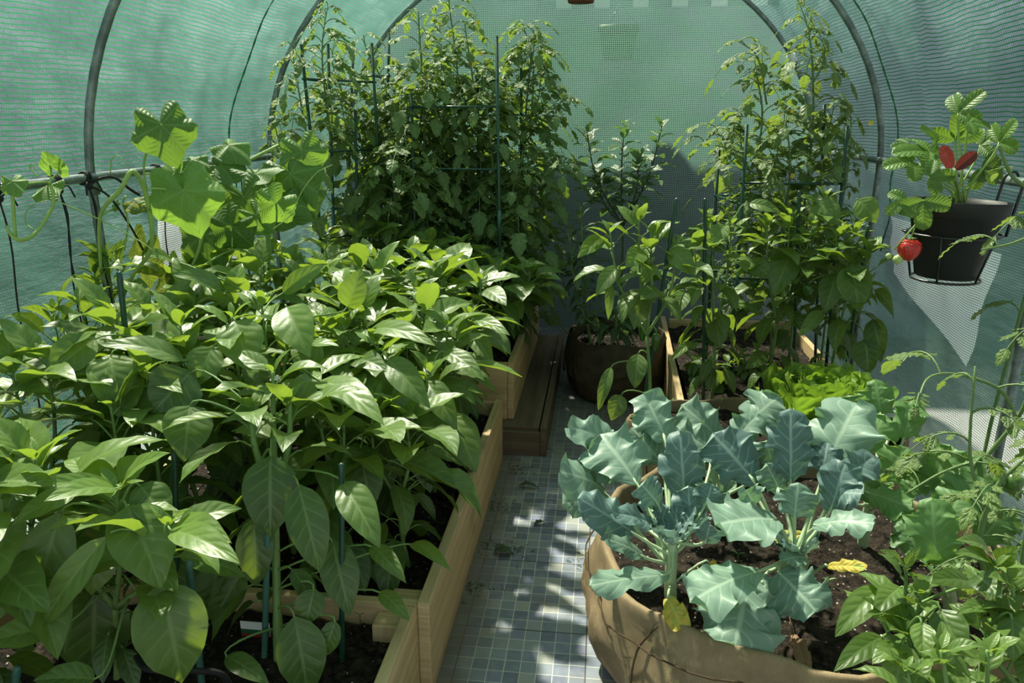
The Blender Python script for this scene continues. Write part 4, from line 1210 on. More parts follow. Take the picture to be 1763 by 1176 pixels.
HR4 = [(1466, 455, 1480, 537, 52, 2.8, 2.72, .1, .6), (1510, 499, 1588, 553, 30, 2.8, 2.72, .4, .35), (1507, 550, 1529, 625, 52, 2.78, 2.7, .1, .15), (1490, 584, 1497, 645, 48, 2.74, 2.68, .1, .15), (1477, 343, 1511, 384, 38, 2.85, 2.8, .3, .7),
       (1415, 536, 1374, 580, 24, 2.8, 2.72, .3, .55), (1459, 621, 1457, 692, 20, 2.7, 2.66, .1, .8), (1440, 470, 1420, 540, 40, 2.86, 2.8, .1, .35), (1512, 700, 1548, 668, 24, 2.72, 2.7, .2, .2)]
pepper_plant((.92, 2.92, .22), [at(1470, 400, 2.85), at(1500, 430, 2.8), at(1440, 400, 2.9)], 'dark leaved pepper plant beside the right cover, below the strawberry', group=GQ, nl=9, L=.13, heroes=HR4, seed=64, tone=(.15, .75),
             fruits=[(1392, 490, 2.85, .05, .02)])
stake(A((.16, 2.54, .2)) , at(1165, 343, 2.5), 'leaning dark stake of the pepper in the brown bag')
stake(A((.44, 2.88, .15)), at(1214, 343, 2.88), 'thin upright dark stake by the left side of the right bed')
stake(A((.83, 3.05, .15)), at(1376, 330, 3.0), 'dark stake behind the middle peppers of the right bed')
stake(A((.95, 2.86, .15)), at(1495, 390, 2.83), 'dark stake next to the dark leaved pepper')
# chilli at the end wall
pepper_plant((.12, 3.72, .24), [at(1075, 215, 3.8), at(1140, 215, 3.8), at(1010, 225, 3.75), at(1100, 270, 3.7), at(1030, 300, 3.7)], 'slender small leaved chilli plant against the end wall', name='chilli_plant',
             cat='chilli plant', nl=14, L=.10, wr=.62, mat='chilli', smat='dark_stem', prof=p_chilli, fork=.6, thick=.006, seed=70, skip_low=.25, low=False, spread=.7)
pepper_plant((-.02, 3.62, .24), [at(975, 380, 3.6), at(1000, 360, 3.6), at(985, 440, 3.5), at(1020, 430, 3.55)], 'small wilted pepper plant in the old round bag by the plinth', name='pepper_plant', nl=9, L=.085, wr=.45, mat='chilli', prof=p_chilli, seed=71, tone=(.1, .6), group=GQ)
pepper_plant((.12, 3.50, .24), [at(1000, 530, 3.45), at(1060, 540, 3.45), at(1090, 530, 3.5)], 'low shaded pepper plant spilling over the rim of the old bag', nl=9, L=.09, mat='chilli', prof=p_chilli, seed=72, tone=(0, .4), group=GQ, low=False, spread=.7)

# near right corner peppers
GN = 'small leaved peppers in the near right corner'
F1 = [(1517, 1011, 1437, 1098, 42, 1.16, 1.10, .3, .6), (1551, 1011, 1503, 1060, 36, 1.14, 1.08, .35, .65), (1673, 1004, 1590, 1002, 34, 1.14, 1.10, .5, .6), (1561, 1092, 1510, 1066, 34, 1.08, 1.06, .5, .6),
      (1520, 1096, 1435, 1157, 36, 1.08, 1.02, .3, .5), (1554, 1108, 1541, 1185, 54, 1.04, 1.0, .25, .6), (1587, 1072, 1592, 1137, 34, 1.03, .98, .25, .75), (1619, 1048, 1656, 1135, 50, 1.06, 1.0, .2, .35),
      (1640, 1147, 1662, 1215, 60, 1.0, .96, .3, .55), (1560, 975, 1586, 940, 15, 1.1, 1.09, .3, .8), (1551, 972, 1513, 947, 17, 1.1, 1.06, .4, .8), (1575, 1085, 1566, 1040, 22, 1.08, 1.1, .5, .6)]
pepper_plant((.66, 1.02, .28), [at(1560, 980, 1.12), at(1585, 1020, 1.08), at(1520, 1060, 1.1), at(1560, 1090, 1.06)], 'near right pepper plant leaning over the broccoli bag rim', group=GN, nl=6, L=.07, wr=.52, heroes=F1, seed=81, flowers=1, tone=(.3, .8), fork=.4)
F2 = [(1708, 970, 1643, 952, 28, 1.12, 1.08, .5, .65), (1704, 950, 1645, 930, 28, 1.14, 1.1, .5, .7), (1721, 970, 1752, 940, 30, 1.12, 1.1, .2, .7), (1742, 1062, 1745, 1140, 38, 1.04, 1.0, .15, .4),
      (1711, 1048, 1646, 1058, 26, 1.08, 1.02, .5, .5), (1680, 990, 1725, 1030, 42, 1.1, 1.04, .3, .2)]
pepper_plant((.84, .98, .28), [at(1712, 975, 1.1), at(1740, 1000, 1.08), at(1690, 1060, 1.05)], 'pepper plant in the far bottom right corner of the view', group=GN, nl=6, L=.07, wr=.5, heroes=F2, seed=82, flowers=2, tone=(.25, .75), fork=.4)
pepper_plant((.70, .84, .28), [at(1620, 1120, .95), at(1700, 1120, .95), at(1560, 1150, .95)], 'low pepper plant at the bottom edge, right of the broccoli bag', group=GN, nl=8, L=.065, wr=.5, seed=83, flowers=1, tone=(.25, .7), fork=.3)

# near right tomatoes by the cover
G3 = 'tomato plants by the right cover'
tomato_plant([(.97, 1.55, .28), at(1680, 860, 1.6), at(1690, 800, 1.62), at(1763, 700, 1.6), at(1790, 560, 1.55)], 'tomato plant with the arching branch in front of the right cover', G3, seed=91, L=.20, step=.11, side=0, start=.35, tone=(.4, .9), nfl=0,
             extra=[[at(1688, 790, 1.62), at(1620, 815, 1.58), at(1560, 850, 1.55)], [at(1750, 720, 1.6), at(1720, 670, 1.6), at(1650, 645, 1.6), at(1600, 650, 1.55), at(1580, 690, 1.5)]],
             fruits=[(1745, 830, 1.5, .020), (1722, 828, 1.5, .013)])
tomato_plant([(.86, 1.35, .28), at(1690, 960, 1.35), at(1710, 850, 1.35), at(1763, 790, 1.35)], 'light green tomato plant between the broccoli and the corner peppers', G3, seed=92, L=.14, step=.045, side=2, start=.2, tone=(.5, 1.0), nfl=1)
tomato_plant([(.90, 1.18, .28), at(1750, 1100, 1.15), at(1755, 1000, 1.15), at(1770, 900, 1.15)], 'tomato plant at the right edge above the corner peppers', G3, seed=93, L=.13, step=.05, side=1, start=.1, tone=(.3, .8), nfl=0)
tomato_plant([(1.0, 1.9, .0), (1.02, 1.9, .6), at(1800, 400, 1.85), at(1740, 300, 1.85), at(1720, 250, 1.85)], 'tomato shoots hanging in front of the strawberry pot', G3, seed=94, L=.15, step=.07, side=0, start=.62, tone=(.4, .8), nfl=1,
             extra=[[at(1790, 400, 1.8), at(1740, 420, 1.78), at(1690, 430, 1.75)]])

# ------------------------------------------------------------ broccoli
def broc_plant(base, top, label, heroes, seed, mat='broccoli', group='broccoli plants in the wide bag', nc=8, thick=.013, cat='broccoli plant', name='broccoli_plant', cl=.07, hmat=None, yellow=()):
    global rnd
    rnd = random.Random(seed)
    base, top = A(base, float), A(top, float)
    t = thing(name, base, label, cat, group)
    fo, st, fb = MB(), MB(), MB()
    tr = smooth_path([base - UP * .03, (base + top) / 2 + rv(.006), top], 5)
    st.tube(tr, [thick * .75, thick * .8, thick, thick * 1.1, thick * 1.05, thick, thick, thick, thick * .9, thick * .8, thick * .6], 10)
    for h in heroes:
        dst = fb if len(h) > 9 and h[9] else fo
        xb, yb, xt, yt, w, Yb, Yt, up, tone = h[:9]
        B, T = at(xb, yb, Yb), at(xt, yt, Yt)
        T = T + (T - B) * .06; W = w * np.linalg.norm((B + T) / 2 - CAM) / FPX * 1.22
        N = unit(CAM - (B + T) / 2) * (1 - up) + UP * up + rv(.1)
        d = unit(T - B)
        leaf(dst, B, T, N, W, p_broc, rnd.uniform(.03, .10), rnd.uniform(-.1, .25), rnd.uniform(.075, .12), rnd.choice((2, 3, 3)), 34, 7, tone, .12, jag=.12)
        c = tr[-1 - int(rnd.random() * 6)] if abs(B[2] - top[2]) < .3 else tr[-3]
        st.tube(bez(c, c + (B - c) * .35 + UP * -.005, B - d * .03, B + d * .02, 7), [.0052, .0045, .0038, .0032], 7)
        # raised midrib
        mid = [B + (T - B) * s + unit(N - d * (N @ d)) * (.06 * np.linalg.norm(T - B) * 4 * s * (1 - s) * .0 + .0008) for s in (0, .1)]
        st.tube(mid, [.003, .0024], 5)
    for i in range(nc):          # crinkled young heart leaves
        az = i * 2.4 + rnd.random(); hh = A((math.cos(az), math.sin(az), 0))
        s_ = cl * rnd.uniform(.6, 1.2)
        B = top + hh * .012 + UP * rnd.uniform(-.01, .01)
        d = unit(hh * rnd.uniform(.5, 1.1) + UP * rnd.uniform(.5, 1.1))
        leaf(fb if hmat else fo, B, B + d * s_, UP * .6 - hh * .8, s_ * .5, p_broc, -.05, .35, .13, 3, 18, 4, rnd.uniform(.3, .9), jag=.15)
    if fo.n: fo.build('foliage', M[mat], t)
    if fb.n: fb.build('young_foliage', M['blue_broccoli'], t)['label'] = 'darker blue green inner leaves'
    st.build('stem', M['pale_stem'], t)
    for y_ in yellow:
        mb = MB(); B, T = at(*y_[:3]), at(*y_[3:6]); W = y_[6] * y_[5] / FPX
        leaf(mb, B, T, unit(CAM - B) + UP * y_[7] + rv(.2), W, p_broc, .05, .3, .12, 3, 18, 4, .6, .2)
        c = tr[4]; o_ = mb.build('yellow_leaf', M['yellow_leaf'], t); o_['label'] = 'dying yellow leaf'
        mb = MB(); mb.tube(bez(c, c + (B - c) * .3 + UP * .01, B + UP * .02, B, 5), .003, 6); mb.build('leaf_stalk', M['pale_stem'], o_)
    return t


BR1 = [(1096, 831, 1036, 752, 96, 1.62, 1.72, .35, .75), (1065, 762, 985, 738, 58, 1.75, 1.72, .45, .7), (1147, 757, 1110, 682, 66, 1.75, 1.82, .3, .8), (1178, 875, 1171, 755, 62, 1.58, 1.64, .25, .5, 1),
       (1096, 922, 1003, 862, 62, 1.48, 1.45, .35, .6, 1), (1042, 848, 968, 815, 66, 1.68, 1.58, .35, .75), (1045, 862, 972, 868, 50, 1.64, 1.56, .3, .6), (1150, 990, 1022, 1008, 44, 1.42, 1.32, .5, .8), (1190, 770, 1120, 745, 44, 1.8, 1.82, .4, .6),
       (1135, 870, 1105, 835, 50, 1.52, 1.5, .3, .5, 1), (1215, 870, 1225, 835, 44, 1.52, 1.54, .3, .6, 1), (1215, 935, 1222, 905, 40, 1.45, 1.42, .3, .6, 1), (1128, 905, 1060, 885, 40, 1.48, 1.4, .4, .6, 1), (1228, 780, 1170, 742, 56, 1.8, 1.84, .3, .4), (1080, 800, 1010, 800, 56, 1.72, 1.66, .4, .55), (1140, 800, 1090, 740, 54, 1.74, 1.78, .3, .35), (1190, 915, 1185, 840, 44, 1.5, 1.54, .2, .55, 1), (1110, 960, 1050, 930, 34, 1.44, 1.40, .4, .4)]
broc_plant((.19, 1.48, .285), at(1160, 930, 1.47), 'broccoli plant nearest the path, blue green ruffled leaves over the bag rim', BR1, 201, hmat=1, nc=14, cl=.085,
           yellow=[(1150, 1030, 1.40, 1176, 1085, 1.34, 55, -.1), (1220, 968, 1.50, 1240, 1000, 1.5, 40, .3)])
BR2 = [(1335, 895, 1236, 905, 92, 1.46, 1.38, .5, .85), (1304, 985, 1194, 1035, 78, 1.38, 1.28, .5, .9), (1290, 1000, 1266, 1106, 108, 1.40, 1.30, .35, .7), (1310, 1000, 1350, 1060, 60, 1.40, 1.34, .4, .7), (1340, 985, 1402, 1050, 78, 1.40, 1.32, .35, .3),
       (1300, 829, 1230, 750, 76, 1.60, 1.66, .3, .4, 1), (1361, 834, 1361, 714, 62, 1.58, 1.64, .2, .4, 1), (1368, 894, 1374, 838, 54, 1.46, 1.48, .2, .5), (1402, 905, 1503, 902, 42, 1.42, 1.36, .5, .8), (1426, 797, 1472, 703, 92, 1.62, 1.70, .3, .9),
       (1430, 880, 1455, 800, 56, 1.52, 1.56, .3, .6, 1), (1450, 830, 1500, 790, 50, 1.56, 1.58, .35, .6, 1), (1300, 870, 1285, 845, 44, 1.5, 1.48, .3, .6), (1390, 960, 1348, 965, 30, 1.44, 1.40, .5, .4), (1440, 850, 1480, 850, 46, 1.54, 1.5, .4, .7, 1), (1415, 820, 1425, 765, 48, 1.6, 1.64, .3, .35, 1), (1345, 850, 1320, 800, 46, 1.58, 1.6, .2, .3), (1290, 830, 1270, 790, 46, 1.66, 1.7, .2, .35)]
broc_plant((.46, 1.50, .285), at(1370, 955, 1.48), 'broccoli plant in the centre of the wide bag with a thick pale stalk', BR2, 202, hmat=1, nc=10, cl=.07,
           yellow=[(1425, 975, 1.44, 1492, 978, 1.38, 30, .6), (1385, 920, 1.58, 1330, 930, 1.58, 32, .6)])
BR3 = [(1239, 756, 1176, 700, 62, 1.95, 2.0, .3, .8), (1280, 735, 1340, 684, 66, 1.95, 2.0, .4, .85), (1262, 765, 1300, 720, 50, 1.9, 1.95, .3, .5), (1250, 800, 1275, 760, 50, 1.8, 1.85, .2, .2), (1230, 800, 1215, 760, 50, 1.8, 1.85, .2, .2), (1180, 800, 1150, 770, 50, 1.8, 1.85, .2, .25), (1330, 800, 1320, 760, 50, 1.8, 1.82, .2, .3)]
broc_plant((.27, 1.85, .285), at(1240, 850, 1.85), 'broccoli plant at the back of the wide bag, between the two front ones', BR3, 203, nc=8)
BR4 = [(1495, 772, 1522, 716, 52, 1.85, 1.9, .15, .9), (1517, 720, 1507, 660, 46, 2.0, 2.05, .15, .9), (1470, 730, 1462, 683, 46, 2.0, 2.02, .3, .8), (1555, 760, 1572, 690, 42, 1.9, 1.95, .2, .9), (1545, 720, 1580, 700, 34, 1.95, 1.92, .4, .9),
       (1490, 847, 1570, 876, 44, 1.62, 1.54, .45, .8), (1520, 830, 1560, 775, 52, 1.7, 1.72, .4, .8), (1470, 860, 1490, 810, 54, 1.62, 1.66, .2, .4), (1560, 850, 1600, 800, 44, 1.65, 1.7, .4, .7), (1530, 870, 1600, 930, 40, 1.6, 1.5, .4, .3)]
broc_plant((.70, 1.80, .285), at(1500, 850, 1.75), 'green brassica plant at the right rear of the wide bag', BR4, 204, mat='greens', nc=6)
BR5 = [(1612, 978, 1605, 868, 62, 1.36, 1.40, .15, .9), (1640, 880, 1690, 830, 70, 1.5, 1.52, .3, .6), (1630, 900, 1655, 850, 60, 1.45, 1.5, .2, .5), (1690, 930, 1730, 880, 52, 1.45, 1.46, .2, .4), (1600, 850, 1635, 770, 56, 1.65, 1.7, .3, .7), (1660, 850, 1720, 800, 60, 1.6, 1.6, .3, .5), (1585, 960, 1555, 900, 46, 1.45, 1.5, .2, .4)]
broc_plant((.80, 1.50, .285), at(1630, 990, 1.42), 'pale green brassica with a large upright leaf beside the corner peppers', BR5, 205, mat='greens', nc=3)

# seedlings and dead leaves on the bag soil
for i, (x, y, Y_, mt, x2, y2, w, lab) in enumerate([(1365, 1092, 1.28, 'brown_leaf', 1388, 1165, 34, 'long dry brown leaf lying on the bag soil'), (1165, 1098, 1.30, 'brown_leaf', 1200, 1115, 20, 'small shrivelled pinkish leaf at the bag rim'),
                                                    (1205, 1010, 1.42, 'yellow_leaf', 1215, 1060, 36, 'yellow leaf lying under the broccoli')]):
    a, b = atz(x, y, .305), atz(x2, y2, .300)
    mb = MB(); leaf(mb, a, b, UP * .8 + A((0, -.5, 0)), w * Y_ / FPX * 1.1, p_broc, .10, .5, .12, 3, 16, 4, .5, .2)
    mb.tube([a, a + (a - b) * .3 + UP * .012, a + (a - b) * .6 + UP * .02], .0015, 5)
    tag(mb.build('fallen_leaf', M[mt]), lab, 'fallen leaf', 'dead leaves on the soil')
rnd = random.Random(5)
for k, (x, y) in enumerate([(1308, 925), (1270, 965), (1300, 1000), (1310, 895), (1425, 1010), (620, 1070), (470, 1040), (700, 800)]):
    p = atz(x, y, .292 if x > 900 else .2)
    mb = MB()
    mb.tube([p - UP * .005, p + UP * .018], .0012, 5)
    for s in (-1, 1):
        leaf(mb, p + UP * .018, p + A((s * .016, rnd.uniform(-.006, .006), .026)), UP, .008, p_chilli, .05, .2, 0, 3, 5, 1, .9)
    tag(mb.build('seedling', M['greens'], origin=p), ['seedling left of the central broccoli stalk', 'seedling behind the broad lower broccoli leaf', 'seedling between the two front broccoli stalks', 'seedling farthest back in the broccoli bag, below the blue leaf', 'seedling right of the central broccoli stalk near the yellow leaf',
                 'seedling right of the thick ribbed stem by the corner post', 'seedling beside the plant tag', 'seedling under the leaves beside the path board'][k], 'seedling', 'tiny seedlings in the ' + ('broccoli bag' if x > 900 else 'left beds'))

# lettuce
rnd = random.Random(77)
lc = A((.76, 2.50, .35))
t = thing('lettuce', lc, 'bushy yellow green lettuce behind the broccoli', 'lettuce')
fo = MB()
for k in range(30):
    f = k / 30
    az = k * 2.4
    h = A((math.cos(az), math.sin(az), 0)); L_ = .15 + .11 * f
    el = 1.35 - 1.05 * f
    d = unit(h * math.cos(el) + UP * math.sin(el))
    B = lc + h * .012
    leaf(fo, B, B + d * L_, UP * .4 - h * (1.2 - f) , L_ * .95, p_lett, -.10 - .08 * f, .25, .07, 5, 18, 6, .25 + .7 * rnd.random(), -.25)
fo.build('foliage', M['lettuce'], t)
mb = MB(); mb.tube([lc - UP * .02, lc + UP * .04], .014, 8); mb.build('stem', M['pale_stem'], t)

# small bush plants at the foot of right bed
for i, (x, y, Y_) in enumerate([(1290, 650, 3.0), (1200, 650, 3.0), (1240, 670, 2.9)]):
    p = atz(x, y, .23)
    pepper_plant(p, [p + A((.03, 0, .12)), p + A((-.05, .02, .10))], ['low seedling pepper by the front of the right bed', 'small yellowing pepper by the left board of the right bed', 'young pepper between stakes in the right bed'][i], nl=4, L=.07, seed=300 + i, flowers=0, thick=.003, group='young peppers at the foot of the right bed')

# ------------------------------------------------------------ cucumber on the left rail
rnd = random.Random(55)
t = thing('cucumber_vine', at(230, 470, 1.95) * A((1, 1, 0)) + A((0, 0, .2)), 'cucumber vine climbing over the left rail, with broad leaves and curling tendrils', 'cucumber vine')
fo, sp, st, td = MB(), MB(), MB(), MB()
XRL = CX - HW + .024
vine = smooth_path([at(150, 470, 1.9), at(160, 380, 1.9), at(205, 330, 1.88), at(228, 295, 1.9), at(250, 330, 1.95), at(262, 400, 1.98), at(255, 440, 2.0), at(225, 470, 2.0), at(180, 520, 1.98)], 6)
st.tube(vine, .0062, 8)
v2 = smooth_path([at(-20, 390, 1.6), at(15, 412, 1.6), at(45, 405, 1.65), at(75, 370, 1.7), at(86, 345, 1.72), at(80, 318, 1.72)], 6); st.tube(v2, .005, 8)
v2b = smooth_path([at(12, 412, 1.6), at(12, 330, 1.6), at(8, 320, 1.6)], 5); st.tube(v2b, .005, 7)
v3 = smooth_path([at(262, 410, 2.1), at(248, 330, 2.1), at(244, 280, 2.1), at(262, 238, 2.1)], 6); st.tube(v3, .0042, 7)
v4 = smooth_path([at(220, 500, 2.2), at(320, 470, 2.25), at(355, 380, 2.3), at(370, 300, 2.35), at(410, 285, 2.5), at(480, 250, 2.6)], 6); st.tube(v4, .0055, 8)
v5 = smooth_path([at(200, 430, 2.0), at(215, 385, 2.0), at(205, 350, 2.0), at(212, 338, 2.0)], 6); st.tube(v5, .0035, 6)
v6 = smooth_path([at(330, 470, 2.2), at(400, 430, 2.3), at(440, 440, 2.4), at(470, 435, 2.4)], 6); st.tube(v6, .0035, 6)
cuc = [  # centre px, tip px, radius px, Y, up, tone, spotted
    (278, 215, 300, 275, 52, 2.05, .25, .35, 0), (316, 328, 345, 410, 62, 1.98, .1, 1.1, 0), (232, 345, 258, 352, 28, 2.0, .6, .3, 1), (215, 440, 200, 500, 58, 2.1, .1, .3, 1),
    (395, 250, 415, 262, 34, 2.35, .75, .6, 0), (380, 285, 420, 300, 40, 2.3, .6, .3, 0), (330, 275, 370, 290, 26, 2.25, .6, .5, 0), (500, 300, 520, 330, 52, 2.55, .2, .5, 0), (480, 350, 515, 365, 44, 2.5, .2, .3, 0), (520, 330, 540, 370, 38, 2.6, .2, .45, 0),
    (420, 340, 440, 390, 50, 2.4, .2, .3, 0), (475, 350, 440, 395, 36, 2.3, .15, 1.0, 0), (400, 390, 380, 420, 42, 2.3, .2, .35, 0), (350, 405, 370, 440, 52, 2.3, .2, .2, 0), (50, 320, 75, 325, 40, 1.75, .7, .6, 0), (15, 312, 30, 330, 26, 1.6, .5, .8, 0),
    (80, 285, 70, 268, 20, 1.72, .2, .9, 0), (100, 292, 116, 280, 17, 1.74, .2, .9, 0), (300, 300, 285, 310, 30, 2.15, .4, .9, 0), (440, 370, 470, 400, 34, 2.35, .2, .9, 0), (520, 260, 535, 300, 40, 2.6, .3, .6, 0), (265, 480, 280, 540, 40, 2.2, .1, .2, 1), (180, 352, 150, 350, 12, 2.0, .4, .9, 0), (440, 300, 470, 290, 40, 2.5, .6, .5, 0), (355, 440, 330, 470, 30, 2.35, .2, .6, 0)]
allv = vine + v2 + v3 + v4 + v6
for (x, y, x2, y2, r, Y_, up, tone, spot) in cuc:
    C0 = at(x, y, Y_); T = at(x2, y2, Y_ - .01); N = unit(CAM - C0) * (1 - up) + UP * up + rv(.12)
    polar_leaf(sp if spot else fo, C0, T - C0, N, r * Y_ / FPX * 1.18, tone, cup=rnd.uniform(.1, .3), ruf=rnd.uniform(.04, .09))
    c = min(allv, key=lambda q: np.linalg.norm(q - C0))
    if np.linalg.norm(c - C0) > .015: st.tube(bez(c, c + UP * .02, C0 - unit(N) * .03, C0, 6), .0028, 6)
def tendril(pts): td.tube(smooth_path(pts, 7), [.0016, .0013, .001], 5)
tendril([at(470, 395, 2.2), at(500, 370, 2.2), at(520, 330, 2.2), at(545, 298, 2.2), at(572, 284, 2.2)])
tendril([at(95, 345, 1.75), at(150, 368, 1.8), at(215, 400, 1.9), at(255, 425, 1.9), at(272, 440, 1.9)])
tendril([at(58, 395, 1.7), at(45, 385, 1.7), at(45, 365, 1.7), at(60, 350, 1.7), at(85, 345, 1.72)])
tendril([at(66, 305, 1.72), at(52, 290, 1.72), at(55, 282, 1.72), at(62, 290, 1.72), at(75, 300, 1.72)])
tendril([at(190, 300, 2.0), at(192, 275, 2.0), at(202, 268, 2.0), at(214, 278, 2.0), at(222, 292, 2.0)])
tendril([at(335, 290, 2.2), at(345, 270, 2.2), at(360, 262, 2.2), at(368, 255, 2.2)])
fo.build('foliage', M['cucumber'], t); sp.build('spotted_foliage', M['spotted_cucumber'], t)['label'] = 'older leaves mottled with yellow'
st.build('stem', M['vine'], t); td.build('tendrils', M['vine'], t)['kind'] = 'stuff'

# strings and ties on the rail
def rail_at(y): return A((XRL, y, 1.19))
def ylo(px): # rail point seen at this pixel column
    r = FW + RT * (px - 881.5) / FPX
    best = min((abs((lambda v: 881.5 + FPX * (v @ RT) / (v @ FW))(rail_at(y) - CAM) - px), y) for y in np.linspace(1.4, 4, 400))
    return best[1]
labs = ['black cord hanging from the left rail at the picture edge', 'double black cord hanging beside the near hoop leg', 'black cord knotted where rail and hoop cross', 'black cord on the rail left of the yellow green leaf', 'black cord with frayed knot ends on the rail above the yellow leaf', 'black cord on the rail behind the cucumber leaves']
for k, (px, ln, dbl) in enumerate([(4, .55, 0), (94, .50, 1), (146, .45, 1), (268, .42, 0), (325, .10, 1), (405, .35, 0)]):
    y = ylo(px) if px > 10 else 1.62
    c = rail_at(y)
    mb = MB()
    for q in (-.006, .004):
        loop = [c + A((math.cos(a) * .0165, q + .004 * math.sin(a), math.sin(a) * .0165)) for a in np.linspace(0, 6.283, 14)]
        mb.tube(loop, .0032, 6)
    kn = c + A((.012, -.004, -.022))
    lathe(mb, kn + UP * .010, kn - UP * .010, [(0, .002), (.2, .008), (.5, .0105), (.8, .008), (1, .002)], 8)
    for e in range(2 if dbl else 1):
        pts = [kn] + [kn + A((.004 * math.sin(i * 1.3 + e) + .008 * e, .006 * math.sin(i * .9 + e * 2), -ln * i / 8)) for i in range(1, 9)]
        mb.tube(smooth_path(pts, 3), .0022, 5)
    for e in range(2):
        s = 1 if e else -1
        mb.tube(smooth_path([kn, kn + A((.01, s * .02, .012)), kn + A((.015, s * .035, .045 if k == 4 else -.02))], 4), .0024, 5)
    tag(mb.build('tie_cord', M['cord'], origin=c), labs[k], 'cord', 'black cords tied to the left rail')
mb = MB(); c = rail_at(ylo(146))
mb.tube(smooth_path([c + A((.01, 0, -.01)), c + A((.04, .06, .0)), c + A((.05, .12, -.04)), c + A((.05, .16, -.06))], 5), .004, 6)
mb.tube(smooth_path([c + A((.01, 0, -.02)), c + A((.05, .02, -.05)), c + A((.06, .08, -.14)), c + A((.05, .14, -.22))], 5), .0032, 6)
tag(mb.build('tie_cord', M['cord']), 'loose black cord ends looping right from the hoop crossing', 'cord', 'black cords tied to the left rail')
# plastic plant label in the near bed
p = at(440, 1085, 1.38)
t = thing('plant_tag', p, 'white and red plastic plant tag stuck in the soil behind the thick stem', 'plant tag')
mb = MB(); mb.box(p + A((-.035, -.0008, -.06)), p + A((.035, .0008, .022))); mb.build('card', M['white_plastic'], t, smooth=False)
M['tag_red'] = stem_mat('tag_red', (.25, .02, .02), (.32, .03, .03), 20, .4, .4); M['tag_green'] = stem_mat('tag_green', (.02, .09, .04), (.03, .12, .05), 20, .4, .4)
mb = MB(); mb.box(p + A((-.0345, -.0018, -.055)), p + A((.0345, -.0009, -.010))); mb.build('red_band', M['tag_red'], t, smooth=False)
mb = MB(); mb.box(p + A((-.0345, -.0018, -.0095)), p + A((.0345, -.0009, .002))); mb.build('green_band', M['tag_green'], t, smooth=False)

# ------------------------------------------------------------ strawberry pot on the right rail
rnd = random.Random(66)
PR = .118
pc = at(1652, 345, 2.08); pc = A((min(pc[0], CX + HW - .15), pc[1], pc[2]))
ax = unit(A((.03, .02, 1)))
bot = pc - ax * .20
t = thing('plant_pot', bot, 'black plastic pot of strawberries hung on the right rail', 'plant pot')
mb = MB()
lathe(mb, bot, pc, [(0, .001), (0, .070), (.02, .075), (.80, .108), (.81, .116), (.97, .118), (1.0, .120), (1.0, .113), (.90, .110), (.86, .108)], 40)
mb.build('pot_body', M['black_plastic'], t)
mb = MB(); lathe(mb, bot, pc, [(.90, .109), (.91, .08), (.92, .04), (.92, .001)], 30); tag(mb.build('soil', M['potting'], t), kind='stuff')
# wire holder
h_ = thing('pot_holder', pc, 'black wire holder hooking the strawberry pot onto the rail', 'pot holder')
mb = MB(); z0 = pc - ax * .085
mb.tube([z0 + A((math.cos(a) * .110, math.sin(a) * .110, 0)) for a in np.linspace(0, 6.283, 40)], .0035, 6, caps=False)
mb.build('ring', M['black_wire'], h_)
mb = MB(); z1 = bot - ax * .004
mb.tube([z1 + A((math.cos(a) * .082, math.sin(a) * .082, 0)) for a in np.linspace(0, 6.283, 40)], .0035, 6, caps=False)
mb.build('base_ring', M['black_wire'], h_)
for a in (.4, 1.6, 2.9, 4.1, 5.3):
    mb = MB(); d = A((math.cos(a), math.sin(a), 0)); mb.tube([z0 + d * .112, z1 + d * .082], .003, 6); mb.build('strut', M['black_wire'], h_)
for s in (-.05, .05):
    r0 = A((CX + HW - .024, pc[1] + s, 1.19))
    mb = MB(); mb.tube(smooth_path([z0 + A((.105, s, 0)), A((r0[0] - .03, r0[1], r0[2] - .03)), r0 + A((-.022, 0, .012)), r0 + A((0, 0, .024)), r0 + A((.014, 0, .004))], 5), .0038, 6); mb.build('hook', M['black_wire'], h_)
mb = MB(); a0 = math.pi * 1.02
mb.tube(smooth_path([z0 + A((-.105, -.02, 0)), z0 + A((-.128, -.03, .006)), z0 + A((-.128, -.005, .006)), z0 + A((-.108, .012, 0))], 5), .0035, 6); mb.build('end_loop', M['black_wire'], h_)

